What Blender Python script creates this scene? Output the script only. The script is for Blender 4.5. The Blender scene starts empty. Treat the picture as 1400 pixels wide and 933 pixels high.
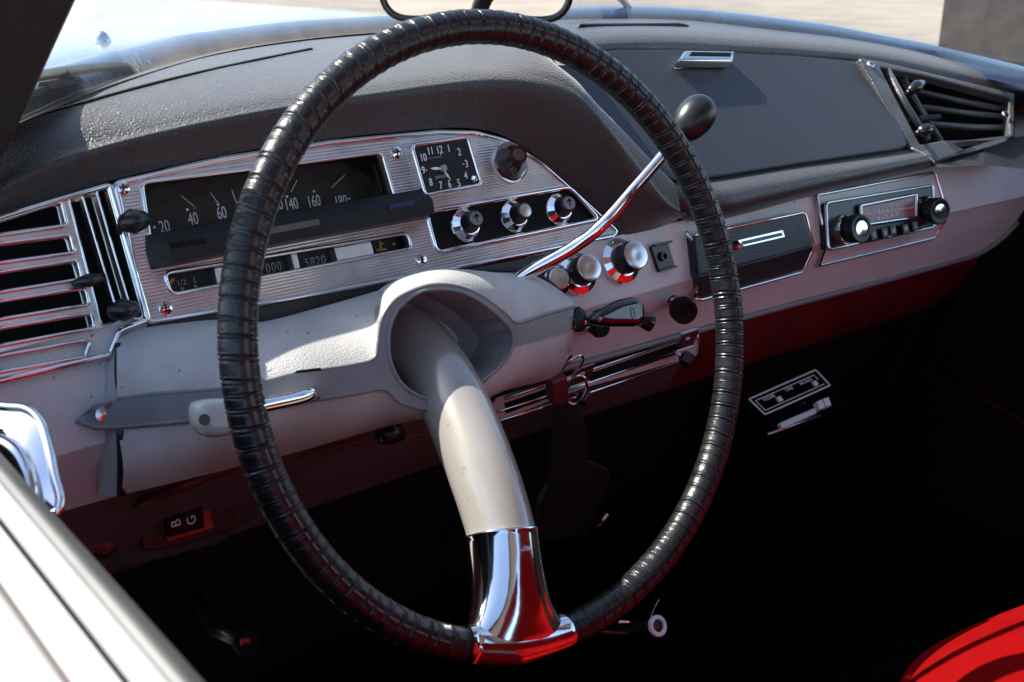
import bpy, bmesh, math, random
import numpy as np
from mathutils import Vector, Matrix
from mathutils.geometry import delaunay_2d_cdt
random.seed(4)
R_ = math.radians
scn = bpy.context.scene
COL = scn.collection

# ---------------------------------------------------------------- camera
YAW, PITCH, FPX = R_(40), R_(20), 1500.0
fwd = np.array([math.sin(YAW)*math.cos(PITCH), math.cos(YAW)*math.cos(PITCH), -math.sin(PITCH)])
rgt = np.array([math.cos(YAW), -math.sin(YAW), 0.0])
upv = np.cross(rgt, fwd)
CAMP = np.array([-0.8115, -0.5121, 1.1418])
cd = bpy.data.cameras.new('camera'); cam = bpy.data.objects.new('camera', cd); COL.objects.link(cam)
cam.matrix_world = Matrix(((rgt[0], upv[0], -fwd[0], CAMP[0]), (rgt[1], upv[1], -fwd[1], CAMP[1]), (rgt[2], upv[2], -fwd[2], CAMP[2]), (0, 0, 0, 1)))
cd.sensor_width = 36; cd.lens = FPX/1400*36; cd.clip_start = 0.01; cd.clip_end = 2000
cd.dof.use_dof = True; cd.dof.focus_distance = 0.88; cd.dof.aperture_fstop = 14
scn.camera = cam

# ---------------------------------------------------------------- light
SUN = Vector((-0.36, 0.53, 0.77)).normalized()       # towards the sun
w = bpy.data.worlds.new('World'); scn.world = w; w.use_nodes = True
nt = w.node_tree; bg = nt.nodes['Background']
sky = nt.nodes.new('ShaderNodeTexSky'); sky.sky_type = 'NISHITA'; sky.sun_disc = False
sky.sun_elevation = math.asin(SUN.z); sky.sun_rotation = math.atan2(SUN.x, SUN.y)
nt.links.new(sky.outputs[0], bg.inputs[0]); bg.inputs[1].default_value = 0.14
sl = bpy.data.lights.new('sun', 'SUN'); sl.energy = 5.0; sl.angle = R_(0.5); sl.color = (1, 0.95, 0.87)
so = bpy.data.objects.new('sun', sl); COL.objects.link(so); so.rotation_euler = SUN.to_track_quat('Z', 'Y').to_euler()
vs = scn.view_settings; vs.view_transform = 'Standard'; vs.look = 'None'; vs.exposure = 1.35; vs.gamma = 1; vs.use_curve_mapping = False

# ---------------------------------------------------------------- materials
def mat(name, col, rough=.5, metal=0., bump=0., bscale=400., vary=0., vscale=30., coat=0., spec=.5, col2=None, rvary=0., sheen=0., specks=0.):
    m = bpy.data.materials.new(name); m.use_nodes = True
    n = m.node_tree; p = n.nodes['Principled BSDF']; L = n.links
    p.inputs['Base Color'].default_value = (*col, 1); p.inputs['Roughness'].default_value = rough
    p.inputs['Metallic'].default_value = metal; p.inputs['Specular IOR Level'].default_value = spec
    if sheen: p.inputs['Sheen Weight'].default_value = sheen; p.inputs['Sheen Roughness'].default_value = .45; p.inputs['Sheen Tint'].default_value = (.95, .9, .86, 1)
    if coat: p.inputs['Coat Weight'].default_value = coat; p.inputs['Coat Roughness'].default_value = .05
    tc = n.nodes.new('ShaderNodeTexCoord')
    if bump:
        t = n.nodes.new('ShaderNodeTexNoise'); t.inputs['Scale'].default_value = bscale; t.inputs['Detail'].default_value = 2
        L.new(tc.outputs['Object'], t.inputs['Vector'])
        b = n.nodes.new('ShaderNodeBump'); b.inputs['Strength'].default_value = bump; b.inputs['Distance'].default_value = .001
        L.new(t.outputs['Fac'], b.inputs['Height']); L.new(b.outputs[0], p.inputs['Normal'])
    if vary:
        t = n.nodes.new('ShaderNodeTexNoise'); t.inputs['Scale'].default_value = vscale; t.inputs['Detail'].default_value = 6
        L.new(tc.outputs['Object'], t.inputs['Vector'])
        r = n.nodes.new('ShaderNodeValToRGB'); r.color_ramp.elements[0].position = .3; r.color_ramp.elements[1].position = .72
        c2 = col2 or tuple(min(1, c*(1-vary)) for c in col)
        r.color_ramp.elements[0].color = (*c2, 1); r.color_ramp.elements[1].color = (*col, 1)
        L.new(t.outputs['Fac'], r.inputs[0]); L.new(r.outputs[0], p.inputs['Base Color'])
        if rvary:
            mr = n.nodes.new('ShaderNodeMapRange'); mr.inputs[3].default_value = rough-rvary; mr.inputs[4].default_value = rough+rvary
            L.new(t.outputs['Fac'], mr.inputs[0]); L.new(mr.outputs[0], p.inputs['Roughness'])
    if specks:      # small chips and grime spots
        t = n.nodes.new('ShaderNodeTexNoise'); t.inputs['Scale'].default_value = 160; t.inputs['Detail'].default_value = 3
        L.new(tc.outputs['Object'], t.inputs['Vector'])
        r = n.nodes.new('ShaderNodeValToRGB'); r.color_ramp.elements[0].position = .705; r.color_ramp.elements[1].position = .735
        r.color_ramp.elements[0].color = (0, 0, 0, 1); r.color_ramp.elements[1].color = (specks, specks, specks, 1)
        L.new(t.outputs['Fac'], r.inputs[0])
        x = n.nodes.new('ShaderNodeMix'); x.data_type = 'RGBA'; x.inputs[7].default_value = (.10, .085, .075, 1)
        L.new(r.outputs[0], x.inputs[0])
        if p.inputs['Base Color'].links: L.new(p.inputs['Base Color'].links[0].from_socket, x.inputs[6])
        else: x.inputs[6].default_value = (*col, 1)
        L.new(x.outputs[2], p.inputs['Base Color'])
    return m
def ribbed(name, col, rough, pitch, strength):
    m = mat(name, col, rough, 1.0, vary=.25, vscale=60, rvary=.06); n = m.node_tree; L = n.links; p = n.nodes['Principled BSDF']
    tc = n.nodes.new('ShaderNodeTexCoord'); s = n.nodes.new('ShaderNodeSeparateXYZ'); L.new(tc.outputs['Object'], s.inputs[0])
    a = n.nodes.new('ShaderNodeMath'); a.operation = 'MULTIPLY'; a.inputs[1].default_value = 2*math.pi/pitch; L.new(s.outputs['Z'], a.inputs[0])
    b = n.nodes.new('ShaderNodeMath'); b.operation = 'SINE'; L.new(a.outputs[0], b.inputs[0])
    u = n.nodes.new('ShaderNodeBump'); u.inputs['Strength'].default_value = strength; u.inputs['Distance'].default_value = .0008
    L.new(b.outputs[0], u.inputs['Height']); L.new(u.outputs[0], p.inputs['Normal'])
    return m
M = dict(
 chrome=mat('chrome', (.88, .88, .89), .09, 1, vary=.12, vscale=40, rvary=.03),
 satin=mat('satin_chrome', (.72, .70, .68), .25, 1, vary=.15, vscale=50),
 brushed=ribbed('ribbed_aluminium', (.74, .70, .69), .34, .0022, .3),
 plain_alu=mat('plain_aluminium', (.75, .70, .68), .3, 1, vary=.2, vscale=80),
 pad=mat('black_grained_vinyl', (.031, .031, .032), .40, bump=1., bscale=620, vary=.4, vscale=14, spec=.65, rvary=.07, sheen=.5),
 padrear=mat('grey_brown_vinyl_strip', (.10, .085, .07), .6, bump=.3, bscale=700, vary=.5, vscale=40),  # grey-brown, lighter than the black padded top
 lid=mat('dark_blue_vinyl', (.014, .0175, .026), .42, bump=.6, bscale=620, vary=.3, vscale=10, spec=.5, rvary=.05, sheen=.06),
 roll=mat('charcoal_roll_vinyl', (.032, .033, .036), .38, bump=.9, bscale=560, vary=.25, vscale=18, spec=.7, sheen=.18),
 hoodface=mat('black_hood_vinyl', (.018, .016, .015), .5, bump=.35, bscale=900, vary=.2, vscale=15),
 fascia=mat('stippled_fascia_paint', (.72, .695, .675), .42, bump=.5, bscale=750, vary=.14, vscale=25, specks=.7),
 fascialow=mat('smooth_fascia_paint', (.69, .665, .645), .36, bump=.06, bscale=600, vary=.16, vscale=12, specks=.6),
 shroud=mat('speckled_grey_plastic', (.60, .575, .54), .42, bump=.6, bscale=800, vary=.32, vscale=20, specks=.8),
 band=mat('grey_plastic_band', (.24, .24, .24), .34, bump=.08, bscale=500, vary=.25, vscale=25, specks=.4),
 spoke=mat('grey_painted_tube', (.39, .36, .32), .24, .25, coat=.35, vary=.12, vscale=14, rvary=.06, specks=.35),
 black=mat('black_plastic', (.012, .012, .013), .32, vary=.2, vscale=60),
 gloss=mat('gloss_black_plastic', (.008, .008, .009), .1, vary=.1, vscale=60, coat=.5),
 matt=mat('matt_black', (.006, .006, .006), .7, vary=.3, vscale=40, spec=.2),
 dial=mat('dial_black', (.010, .010, .011), .4, vary=.2, vscale=80, spec=.3),
 dial2=mat('dial_grey', (.022, .020, .019), .5, vary=.2, vscale=60, spec=.3),
 leather=mat('black_wrapped_leather', (.011, .011, .012), .35, bump=.35, bscale=380, vary=.35, vscale=40, rvary=.16, spec=.5),
 lace=mat('lacing_red_reflection', (.05, .016, .014), .3, vary=.4, vscale=300),  # near-black lacing, maroon tint stands for the red seat reflected in it
 white=mat('white_print', (.85, .84, .82), .5, vary=.08, vscale=200),
 grey=mat('grey_print', (.35, .33, .31), .5, vary=.1, vscale=200),
 amber=mat('amber_print', (.55, .28, .05), .5, vary=.1, vscale=200),
 redprint=mat('red_print', (.6, .03, .02), .4, vary=.1, vscale=200),
 blueprint=mat('blue_tape', (.015, .015, .11), .45, vary=.2, vscale=200),
 maroon=mat('maroon_lens', (.03, .006, .006), .2, coat=.3, vary=.2, vscale=60),
 redvinyl=mat('red_seat_cloth', (.20, .0015, .002), .9, bump=.5, bscale=500, vary=.25, vscale=18, spec=.04),
 undergrey=mat('dull_under_panel', (.15, .10, .10), .55, bump=.2, bscale=500, vary=.4, vscale=14),
 redtrim=mat('dark_red_trim', (.20, .007, .014), .55, bump=.4, bscale=700, vary=.5, vscale=16),
 redplastic=mat('red_plastic', (.45, .03, .02), .3, vary=.2, vscale=80),
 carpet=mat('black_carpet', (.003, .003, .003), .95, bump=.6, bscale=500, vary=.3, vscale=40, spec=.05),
 ivory=mat('ivory_plastic', (.62, .60, .52), .2, coat=.4, vary=.1, vscale=40),
 doorwhite=mat('white_door_paint', (.32, .325, .33), .25, coat=.5, vary=.05, vscale=8),
 seal=mat('grey_rubber_seal', (.10, .098, .088), .5, vary=.45, vscale=18),
 rubber=mat('black_rubber', (.012, .012, .013), .6, vary=.3, vscale=40),
 carpaint=mat('pale_blue_paint', (.20, .26, .32), .14, metal=.0, spec=.4, bump=.12, bscale=7, rvary=.08, vary=.1, vscale=5),
 scuttle=mat('blue_scuttle_paint', (.12, .20, .32), .28, metal=.0, coat=.2, vary=.05, vscale=10),
 pillar=mat('dark_pillar_trim', (.022, .019, .018), .5, vary=.25, vscale=20),
 pillarreflection=mat('pillar_edge_reflection', (.16, .06, .05), .5, vary=.3, vscale=30),  # red-brown colour stands in for light reflected along the pillar's inner edge
 roof=mat('grey_headliner', (.62, .60, .58), .8, vary=.1, vscale=8),
 sand=mat('pale_sand', (.31, .27, .22), .9, bump=.8, bscale=25, vary=.32, vscale=1.4, spec=.2),
 van=mat('dark_van_paint', (.045, .038, .038), .35, coat=.5, vary=.6, vscale=9),
 mirror=mat('mirror_glass', (.92, .92, .90), .015, 1, vary=.02, vscale=30),
 steel=mat('wiper_steel', (.55, .50, .42), .35, 1, vary=.2, vscale=60),
)
def glass_mat(name, tint, base=.03, dust=0):
    m = bpy.data.materials.new(name); m.use_nodes = True; n = m.node_tree; n.nodes.clear()
    o = n.nodes.new('ShaderNodeOutputMaterial'); mx = n.nodes.new('ShaderNodeMixShader'); t = n.nodes.new('ShaderNodeBsdfTransparent')
    g = n.nodes.new('ShaderNodeBsdfGlossy'); lw = n.nodes.new('ShaderNodeLayerWeight'); lw.inputs[0].default_value = .5
    pw = n.nodes.new('ShaderNodeMath'); pw.operation = 'POWER'; pw.inputs[1].default_value = 5.0; n.links.new(lw.outputs['Facing'], pw.inputs[0])
    f = n.nodes.new('ShaderNodeMath'); f.operation = 'MULTIPLY_ADD'; f.inputs[1].default_value = .9; f.inputs[2].default_value = base; n.links.new(pw.outputs[0], f.inputs[0])
    if dust:        # thin film of dust and wiper smears on the pane
        tc = n.nodes.new('ShaderNodeTexCoord'); mp = n.nodes.new('ShaderNodeMapping'); mp.inputs['Scale'].default_value = (5, 14, 22); n.links.new(tc.outputs['Object'], mp.inputs[0])
        ns = n.nodes.new('ShaderNodeTexNoise'); ns.inputs['Scale'].default_value = 1; ns.inputs['Detail'].default_value = 7; n.links.new(mp.outputs[0], ns.inputs['Vector'])
        mr = n.nodes.new('ShaderNodeMapRange'); mr.inputs[1].default_value = .35; mr.inputs[2].default_value = .75; mr.inputs[3].default_value = .2*dust; mr.inputs[4].default_value = dust; n.links.new(ns.outputs['Fac'], mr.inputs[0])
        df = n.nodes.new('ShaderNodeBsdfDiffuse'); df.inputs[0].default_value = (.75, .73, .7, 1); m2 = n.nodes.new('ShaderNodeMixShader')
        n.links.new(mr.outputs[0], m2.inputs[0]); n.links.new(t.outputs[0], m2.inputs[1]); n.links.new(df.outputs[0], m2.inputs[2])
    g.inputs['Roughness'].default_value = .0; t.inputs[0].default_value = (*tint, 1)
    n.links.new(f.outputs[0], mx.inputs[0]); n.links.new((m2 if dust else t).outputs[0], mx.inputs[1]); n.links.new(g.outputs[0], mx.inputs[2]); n.links.new(mx.outputs[0], o.inputs[0])
    return m
M['glass'] = glass_mat('clear_windscreen_glass', (.95, .96, .955), dust=.05)
M['lens'] = glass_mat('clear_instrument_lens', (.97, .97, .97), .012)

# ---------------------------------------------------------------- building helpers
def thing(name, loc, label, cat, group=None, kind=None):
    o = bpy.data.objects.new(name, None); COL.objects.link(o); o.location = loc; o.empty_display_size = .05
    o['label'] = label
    o['category'] = cat
    if group: o['group'] = group
    return o
def rootloc(p):
    v = Vector((0, 0, 0))
    while p is not None: v += p.location; p = p.parent
    return v
def obj(name, geo, m, parent=None, smooth=False, loc=None, angle=40):
    V, F = geo
    base = rootloc(parent) if parent else Vector(loc if loc else (0, 0, 0))
    me = bpy.data.meshes.new(name)
    me.from_pydata([tuple(Vector(v)-base) for v in V], [], [list(f) for f in F]); me.update()
    if smooth:
        me.shade_smooth()
        if smooth == 'auto': me.set_sharp_from_angle(angle=R_(angle))
    me.materials.append(M[m] if isinstance(m, str) else m)
    o = bpy.data.objects.new(name, me); COL.objects.link(o)
    if parent: o.parent = parent
    else: o.location = base
    return o
def tag(o, label, cat, group=None, kind=None):
    o['label'] = label; o['category'] = cat
    if group: o['group'] = group
    if kind: o['kind'] = kind
    return o
def join(*gs):
    V, F = [], []
    for v, f in gs:
        k = len(V); V += [tuple(x) for x in v]; F += [[i+k for i in q] for q in f]
    return V, F
def ray(px, py): return fwd + rgt*(px-700)/FPX - upv*(py-466.5)/FPX
def onplane(px, py, p0, n):
    d = ray(px, py); t = np.dot(np.array(p0)-CAMP, n)/np.dot(d, n); return CAMP+t*d
def PY(px, py, y): return onplane(px, py, (0, y, 0), np.array([0, 1., 0]))
def PZ(px, py, z): return onplane(px, py, (0, 0, z), np.array([0, 0, 1.]))
def PX(px, py, x): return onplane(px, py, (x, 0, 0), np.array([1., 0, 0]))
def bmgeo(bm):
    bm.verts.index_update(); g = ([tuple(v.co) for v in bm.verts], [[v.index for v in f.verts] for f in bm.faces]); bm.free(); return g
def tube(pts, r, closed=False, n=8, caps=True, smoothpath=0):
    P = [Vector([float(x) for x in p]) for p in pts]
    if smoothpath: P = catmull(P, smoothpath, closed)
    N = len(P); rr = r if hasattr(r, '__len__') else [r]*N
    if len(rr) != N: rr = [float(x) for x in np.interp(np.linspace(0, 1, N), np.linspace(0, 1, len(rr)), rr)]
    V, F = [], []; prev = None
    for i in range(N):
        a = P[(i-1) % N] if (closed or i > 0) else P[i]; b = P[(i+1) % N] if (closed or i < N-1) else P[i]
        t = (b-a).normalized()
        if prev is None:
            s = t.cross(Vector((0, 0, 1)) if abs(t.z) < .9 else Vector((1, 0, 0))).normalized()
        else: s = (prev-t*prev.dot(t)).normalized()
        prev = s; q = t.cross(s)
        for k in range(n):
            an = 2*math.pi*k/n; V.append(P[i]+rr[i]*(math.cos(an)*s+math.sin(an)*q))
    for i in range(N if closed else N-1):
        for k in range(n):
            j = (i+1) % N; F.append([i*n+k, i*n+(k+1) % n, j*n+(k+1) % n, j*n+k])
    if not closed and caps: F.append(list(range(n))[::-1]); F.append([(N-1)*n+k for k in range(n)])
    return V, F
def catmull(P, sub, closed=False):
    out = []; N = len(P)
    for i in range(N if closed else N-1):
        g = lambda k: P[k % N] if closed else P[max(0, min(N-1, k))]
        p0, p1, p2, p3 = g(i-1), g(i), g(i+1), g(i+2)
        for s in range(sub):
            t = s/sub
            out.append(.5*((2*p1)+(p2-p0)*t+(2*p0-5*p1+4*p2-p3)*t*t+(3*p1-p0-3*p2+p3)*t**3))
    if not closed: out.append(P[-1])
    return out
def lathe(prof, o, ax, n=28, flute=0, fl_amp=.0):
    o = Vector(o); ax = Vector(ax).normalized(); s = ax.cross(Vector((0, 0, 1)) if abs(ax.z) < .9 else Vector((1, 0, 0))).normalized(); q = ax.cross(s)
    V, F = [], []
    for (r, h) in prof:
        for k in range(n):
            an = 2*math.pi*k/n; rr = r*(1-(fl_amp if (flute and k % 2) else 0)); V.append(o+ax*h+rr*(math.cos(an)*s+math.sin(an)*q))
    for i in range(len(prof)-1):
        for k in range(n): F.append([i*n+k, i*n+(k+1) % n, (i+1)*n+(k+1) % n, (i+1)*n+k])
    F.append(list(range(n))[::-1]); F.append([(len(prof)-1)*n+k for k in range(n)])
    return V, F
def loft(rows, closed=False):
    V, F = [], []; n = len(rows[0])
    for r in rows: V += [tuple(p) for p in r]
    for i in range(len(rows)-1):
        for k in range(n if closed else n-1): F.append([i*n+k, i*n+(k+1) % n, (i+1)*n+(k+1) % n, (i+1)*n+k])
    return V, F
def resample(pl, n, smooth=True):
    P = [Vector((*p, 0)) if len(p) == 2 else Vector(p) for p in pl]
    if smooth: P = catmull(P, 12)
    d = [0]
    for a, b in zip(P, P[1:]): d.append(d[-1]+(b-a).length)
    ts = np.linspace(0, d[-1], n); A = np.array([tuple(p) for p in P])
    R = np.stack([np.interp(ts, d, A[:, k]) for k in range(3)], 1)
    return R[:, :len(pl[0])]
def rounded(poly, r, n=5):
    out = []; N = len(poly); rs = r if hasattr(r, '__len__') else [r]*N
    for i in range(N):
        p = Vector(poly[i]); a = (Vector(poly[i-1])-p); b = (Vector(poly[(i+1) % N])-p)
        rr = min(rs[i], a.length*.45, b.length*.45)
        if rr <= 0: out.append(tuple(p)); continue
        s, e = p+a.normalized()*rr, p+b.normalized()*rr
        for k in range(n+1):
            t = k/n; out.append(tuple((1-t)**2*s+2*t*(1-t)*p+t*t*e))
    return out
def inpoly(x, y, poly):
    c = False; n = len(poly); j = n-1
    for i in range(n):
        xi, yi = poly[i][:2]; xj, yj = poly[j][:2]
        if (yi > y) != (yj > y) and x < (xj-xi)*(y-yi)/(yj-yi+1e-12)+xi: c = not c
        j = i
    return c
class TPS:
    def __init__(s, pts):
        A = np.array(pts, float); s.c = A[:, :2]/100; v = A[:, 2]; n = len(A)
        D = np.linalg.norm(s.c[:, None]-s.c[None], axis=2); K = np.where(D > 0, D*D*np.log(D+1e-12), 0)+np.eye(n)*1e-4
        P = np.c_[np.ones(n), s.c]; S = np.block([[K, P], [P.T, np.zeros((3, 3))]])
        s.w = np.linalg.solve(S, np.r_[v, 0, 0, 0])
    def __call__(s, x, y):
        q = np.array([x, y])/100; d = np.linalg.norm(s.c-q, axis=1); k = np.where(d > 0, d*d*np.log(d+1e-12), 0)
        return float(k@s.w[:-3]+s.w[-3]+s.w[-2]*q[0]+s.w[-1]*q[1])
def patch(poly, func, step=14, holes=(), edge=10):
    """a surface over an outline: func(px, py) gives the 3-D point"""
    pts, edges = [], []
    def ring(pl):
        k0 = len(pts); n = len(pl)
        for i in range(n):
            a, b = Vector(pl[i][:2]), Vector(pl[(i+1) % n][:2]); m = max(1, int((b-a).length/edge))
            for j in range(m): pts.append(a.lerp(b, j/m))
        for i in range(k0, len(pts)): edges.append((i, i+1 if i+1 < len(pts) else k0))
    ring(poly)
    for h in holes: ring(h)
    B = np.array([tuple(p) for p in pts]); x0, y0 = B.min(0); x1, y1 = B.max(0); r = 0
    yy = y0+step/2
    while yy < y1:
        xx = x0+(step/2 if r % 2 else 0)
        while xx < x1:
            if inpoly(xx, yy, poly) and not any(inpoly(xx, yy, h) for h in holes) and np.min(np.hypot(B[:, 0]-xx, B[:, 1]-yy)) > step*.5: pts.append(Vector((xx, yy)))
            xx += step
        yy += step*.87; r += 1
    res = delaunay_2d_cdt(pts, edges, [], 0, 1e-5)
    vs_, fs = res[0], res[2]; V = [tuple(func(v.x, v.y)) for v in vs_]; F = []
    for f in fs:
        c = sum((vs_[i] for i in f), Vector((0, 0)))/len(f)
        if inpoly(c.x, c.y, poly) and not any(inpoly(c.x, c.y, h) for h in holes):
            a, b, d = (Vector(V[i]) for i in f[:3]); n = (b-a).cross(d-a)
            F.append(list(f) if n.dot(Vector(CAMP)-a) > 0 else list(f)[::-1])
    return V, F
class Frame:
    def __init__(s, o, beta):
        s.o = np.array(o, float); b = R_(beta); s.v = np.array([0, math.sin(b), math.cos(b)]); s.n = np.array([0, -math.cos(b), math.sin(b)]); s.u = np.array([1., 0, 0])
    def P(s, u, v, w=0): return s.o+s.u*u+s.v*v+s.n*w
    def px(s, x, y, w=0): return onplane(x, y, s.o+s.n*w, s.n)
    def uv(s, x, y, w=0):
        q = s.px(x, y, w)-s.o; return float(q@s.u), float(q@s.v)
    def uvs(s, pl, w=0): return [s.uv(*p, w) for p in pl]
    def curve(s, splines, w0, w1, bevel=0., res=2):
        """closed outlines in (u, v), first outer then holes, filled from w0 to w1"""
        c = bpy.data.curves.new('tmp', 'CURVE'); c.dimensions = '2D'; c.fill_mode = 'BOTH'
        t = (w1-w0)/2; c.extrude = max(0, t-bevel); c.bevel_depth = bevel; c.bevel_resolution = res; c.offset = -bevel
        for sp in splines:
            q = c.splines.new('POLY'); q.points.add(len(sp)-1); q.use_cyclic_u = True
            for i, p in enumerate(sp): q.points[i].co = (p[0], p[1], 0, 1)
        return s._conv(c, (w0+w1)/2)
    def _conv(s, c, w, rot=0, u=0, v=0):
        o = bpy.data.objects.new('tmp', c); me = bpy.data.meshes.new_from_object(o)
        V = []
        for p in me.vertices:
            x, y, z = p.co; x, y = x*math.cos(rot)-y*math.sin(rot)+u, x*math.sin(rot)+y*math.cos(rot)+v
            V.append(tuple(s.P(x, y, z+w)))
        F = [list(f.vertices) for f in me.polygons]
        bpy.data.objects.remove(o); bpy.data.meshes.remove(me)
        return V, F
    def text(s, txt, x, y, size, w=0., sx=1., rot=0., depth=.0002, spacing=1.):
        c = bpy.data.curves.new('tmp', 'FONT'); c.body = txt; c.size = size; c.align_x = 'CENTER'; c.align_y = 'CENTER'; c.extrude = depth; c.space_character = spacing
        u, v = s.uv(x, y, w); o = bpy.data.objects.new('tmp', c); me = bpy.data.meshes.new_from_object(o); V = []
        for p in me.vertices:
            a, b, z = p.co; a *= sx; a, b = a*math.cos(rot)-b*math.sin(rot)+u, a*math.sin(rot)+b*math.cos(rot)+v
            V.append(tuple(s.P(a, b, z+w+depth)))
        F = [list(f.vertices) for f in me.polygons]; bpy.data.objects.remove(o); bpy.data.meshes.remove(me)
        return V, F
    def plate(s, pl, w0, w1, bevel=0., holes=(), r=0., hr=0.):
        o = s.uvs(pl, w1)
        if r: o = rounded(o, r)
        H = []
        for h in holes:
            q = s.uvs(h, w1); H.append(rounded(q, hr) if hr else q)
        return s.curve([o]+H, w0, w1, bevel)
    def trim(s, pl, rad, w=0., r=0., closed=True, n=8):
        o = s.uvs(pl, w)
        if r and closed: o = rounded(o, r)
        return tube([s.P(a, b, w) for a, b in o], rad, closed, n)
    def box(s, u0, u1, v0, v1, w0, w1, bev=0.):
        bm = bmesh.new(); bmesh.ops.create_cube(bm, size=1)
        for q in bm.verts: q.co = s.P(u0+(q.co.x+.5)*(u1-u0), v0+(q.co.y+.5)*(v1-v0), w0+(q.co.z+.5)*(w1-w0))
        if bev: bmesh.ops.bevel(bm, geom=list(bm.edges), offset=bev, segments=2, affect='EDGES', profile=.6)
        bmesh.ops.recalc_face_normals(bm, faces=bm.faces)
        return bmgeo(bm)
    def line(s, a, b, w, wid, thick=.0003):
        pa, pb = Vector(s.px(*a, w)), Vector(s.px(*b, w)); return tube([pa, pb], wid/2, False, 6)
def wbox(x0, x1, y0, y1, z0, z1, bev=0.):
    bm = bmesh.new(); bmesh.ops.create_cube(bm, size=1)
    for q in bm.verts: q.co = (x0+(q.co.x+.5)*(x1-x0), y0+(q.co.y+.5)*(y1-y0), z0+(q.co.z+.5)*(z1-z0))
    if bev: bmesh.ops.bevel(bm, geom=list(bm.edges), offset=bev, segments=7, affect='EDGES', profile=.6)
    bmesh.ops.recalc_face_normals(bm, faces=bm.faces)
    return bmgeo(bm)
def scale_ring(poly, k):
    c = np.mean(np.array(poly), 0); return [tuple(c+(np.array(p)-c)*k) for p in poly]

W0 = np.array([-.37, 0, .90])
FA = Frame(W0+np.array([0, .17, 0]), 19)            # cluster and upper fascia plane
FL = Frame((0, .149, .838), -18)                    # lower fascia facet
FG = Frame((0, .165, .930), 47)                     # glovebox lid
FK = Frame((.09, .235, .70), 50)                    # cassette player face
FS = Frame((-.55, .215, .77), 12)                   # kick panel with the fuel switch

# ---------------------------------------------------------------- ground and things outside
g = obj('ground', ([(-300, -300, 0), (300, -300, 0), (300, 300, 0), (-300, 300, 0)], [[0, 1, 2, 3]]), 'sand')
tag(g, 'pale sandy ground outside the windscreen', 'ground', kind='structure')

def van():
    c = PY(1287, 30, 3.0); x0 = c[0]; y0 = c[1]-1.8
    t = thing('parked_van', (x0+2, y0+.9, 0), 'dark dusty van parked on the sand beyond the windscreen', 'van')
    prof = [(0, .35), (0, 1.0), (.05, 1.2), (.12, 1.95), (.3, 2.02), (3.0, 2.02), (3.5, 1.3), (4.3, 1.1), (4.4, .7), (4.4, .35)]
    rows = []
    for yy, k in ((0, .0), (.06, -.03), (1.74, -.03), (1.8, .0)):
        rows.append([(x0+a, y0+yy, b) for a, b in prof])
    V, F = loft(rows, True); n = len(prof); F += [list(range(n))[::-1], [3*n+i for i in range(n)]]
    obj('body', (V, F), 'van', t)
    for a, b in ((.35, 1.3), (1.5, 2.6)): obj('window', wbox(x0+a, x0+b, y0-.012, y0+.01, 1.2, 1.75, .01), 'gloss', t)
    for a in (.8, 3.5):
        wh = obj('wheel', lathe([(.2, -.1), (.32, -.1), (.34, -.06), (.34, .06), (.32, .1), (.2, .1)], (x0+a, y0+.08, .34), (0, 1, 0)), 'rubber', t, 'auto')
        obj('rim', lathe([(.2, -.0), (.2, .012), (.05, .03)], (x0+a, y0-.021, .34), (0, -1, 0)), 'satin', wh, 'auto')
    obj('rear_door', wbox(x0-.012, x0+.01, y0+.25, y0+1.55, .5, 1.15, .01), 'van', t)
van()

# ---------------------------------------------------------------- car body
WB = [PY(x, y, d) for x, y, d in ((-60, 200, .175), (0, 176, .205), (60, 152, .24), (127, 124, .285), (210, 99, .33), (280, 79, .365), (420, 57, .41), (560, 46, .435), (700, 36, .445), (860, 29, .43), (950, 29, .405), (1050, 38, .365), (1150, 50, .325), (1290, 76, .26), (1400, 102, .13), (1480, 122, .15))]
WB = np.array(WB); WBx = WB[:, 0]
def wsbase(u):      # windscreen base curve, u = -1..1 across the car
    x = u*.645
    return np.array([x, np.interp(x, WBx, WB[:, 1]), np.interp(x, WBx, WB[:, 2])])
def wstop(u): return np.array([.56*u, -.17-.10*abs(u)**2, 1.40-.03*abs(u)**2])
US = np.linspace(-1, 1, 33)
body = thing('car', (0, -.2, .2), 'old pale car around the dashboard with dark windscreen pillar and white door top', 'car')
obj('roof', join(loft([[wstop(u)+np.array([0, dy, dz]) for u in US] for dy, dz in ((0, .0), (-.25, .02), (-.7, .02), (-1.1, -.02))]),
                 loft([[wstop(u)+np.array([0, dy, dz+.03]) for u in US] for dy, dz in ((-1.1, -.02), (-.7, .02), (-.25, .02), (0, .0))])), 'roof', body, True)
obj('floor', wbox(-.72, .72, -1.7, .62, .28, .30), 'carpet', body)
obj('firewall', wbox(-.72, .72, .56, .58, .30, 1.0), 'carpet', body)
obj('side_wall', wbox(.70, .72, -1.7, .58, .30, .90), 'matt', body)
obj('rear_bulkhead', wbox(-.70, .70, -1.55, -1.5, .30, .95), 'roof', body)
obj('door_pocket', tube([PX(1290, 492, .692), PX(1345, 545, .69), PX(1440, 602, .69)], .004, n=8), mat('dark_pocket_edge', (.05, .002, .004), .7, vary=.4, vscale=30, spec=.1), body, True)
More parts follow.
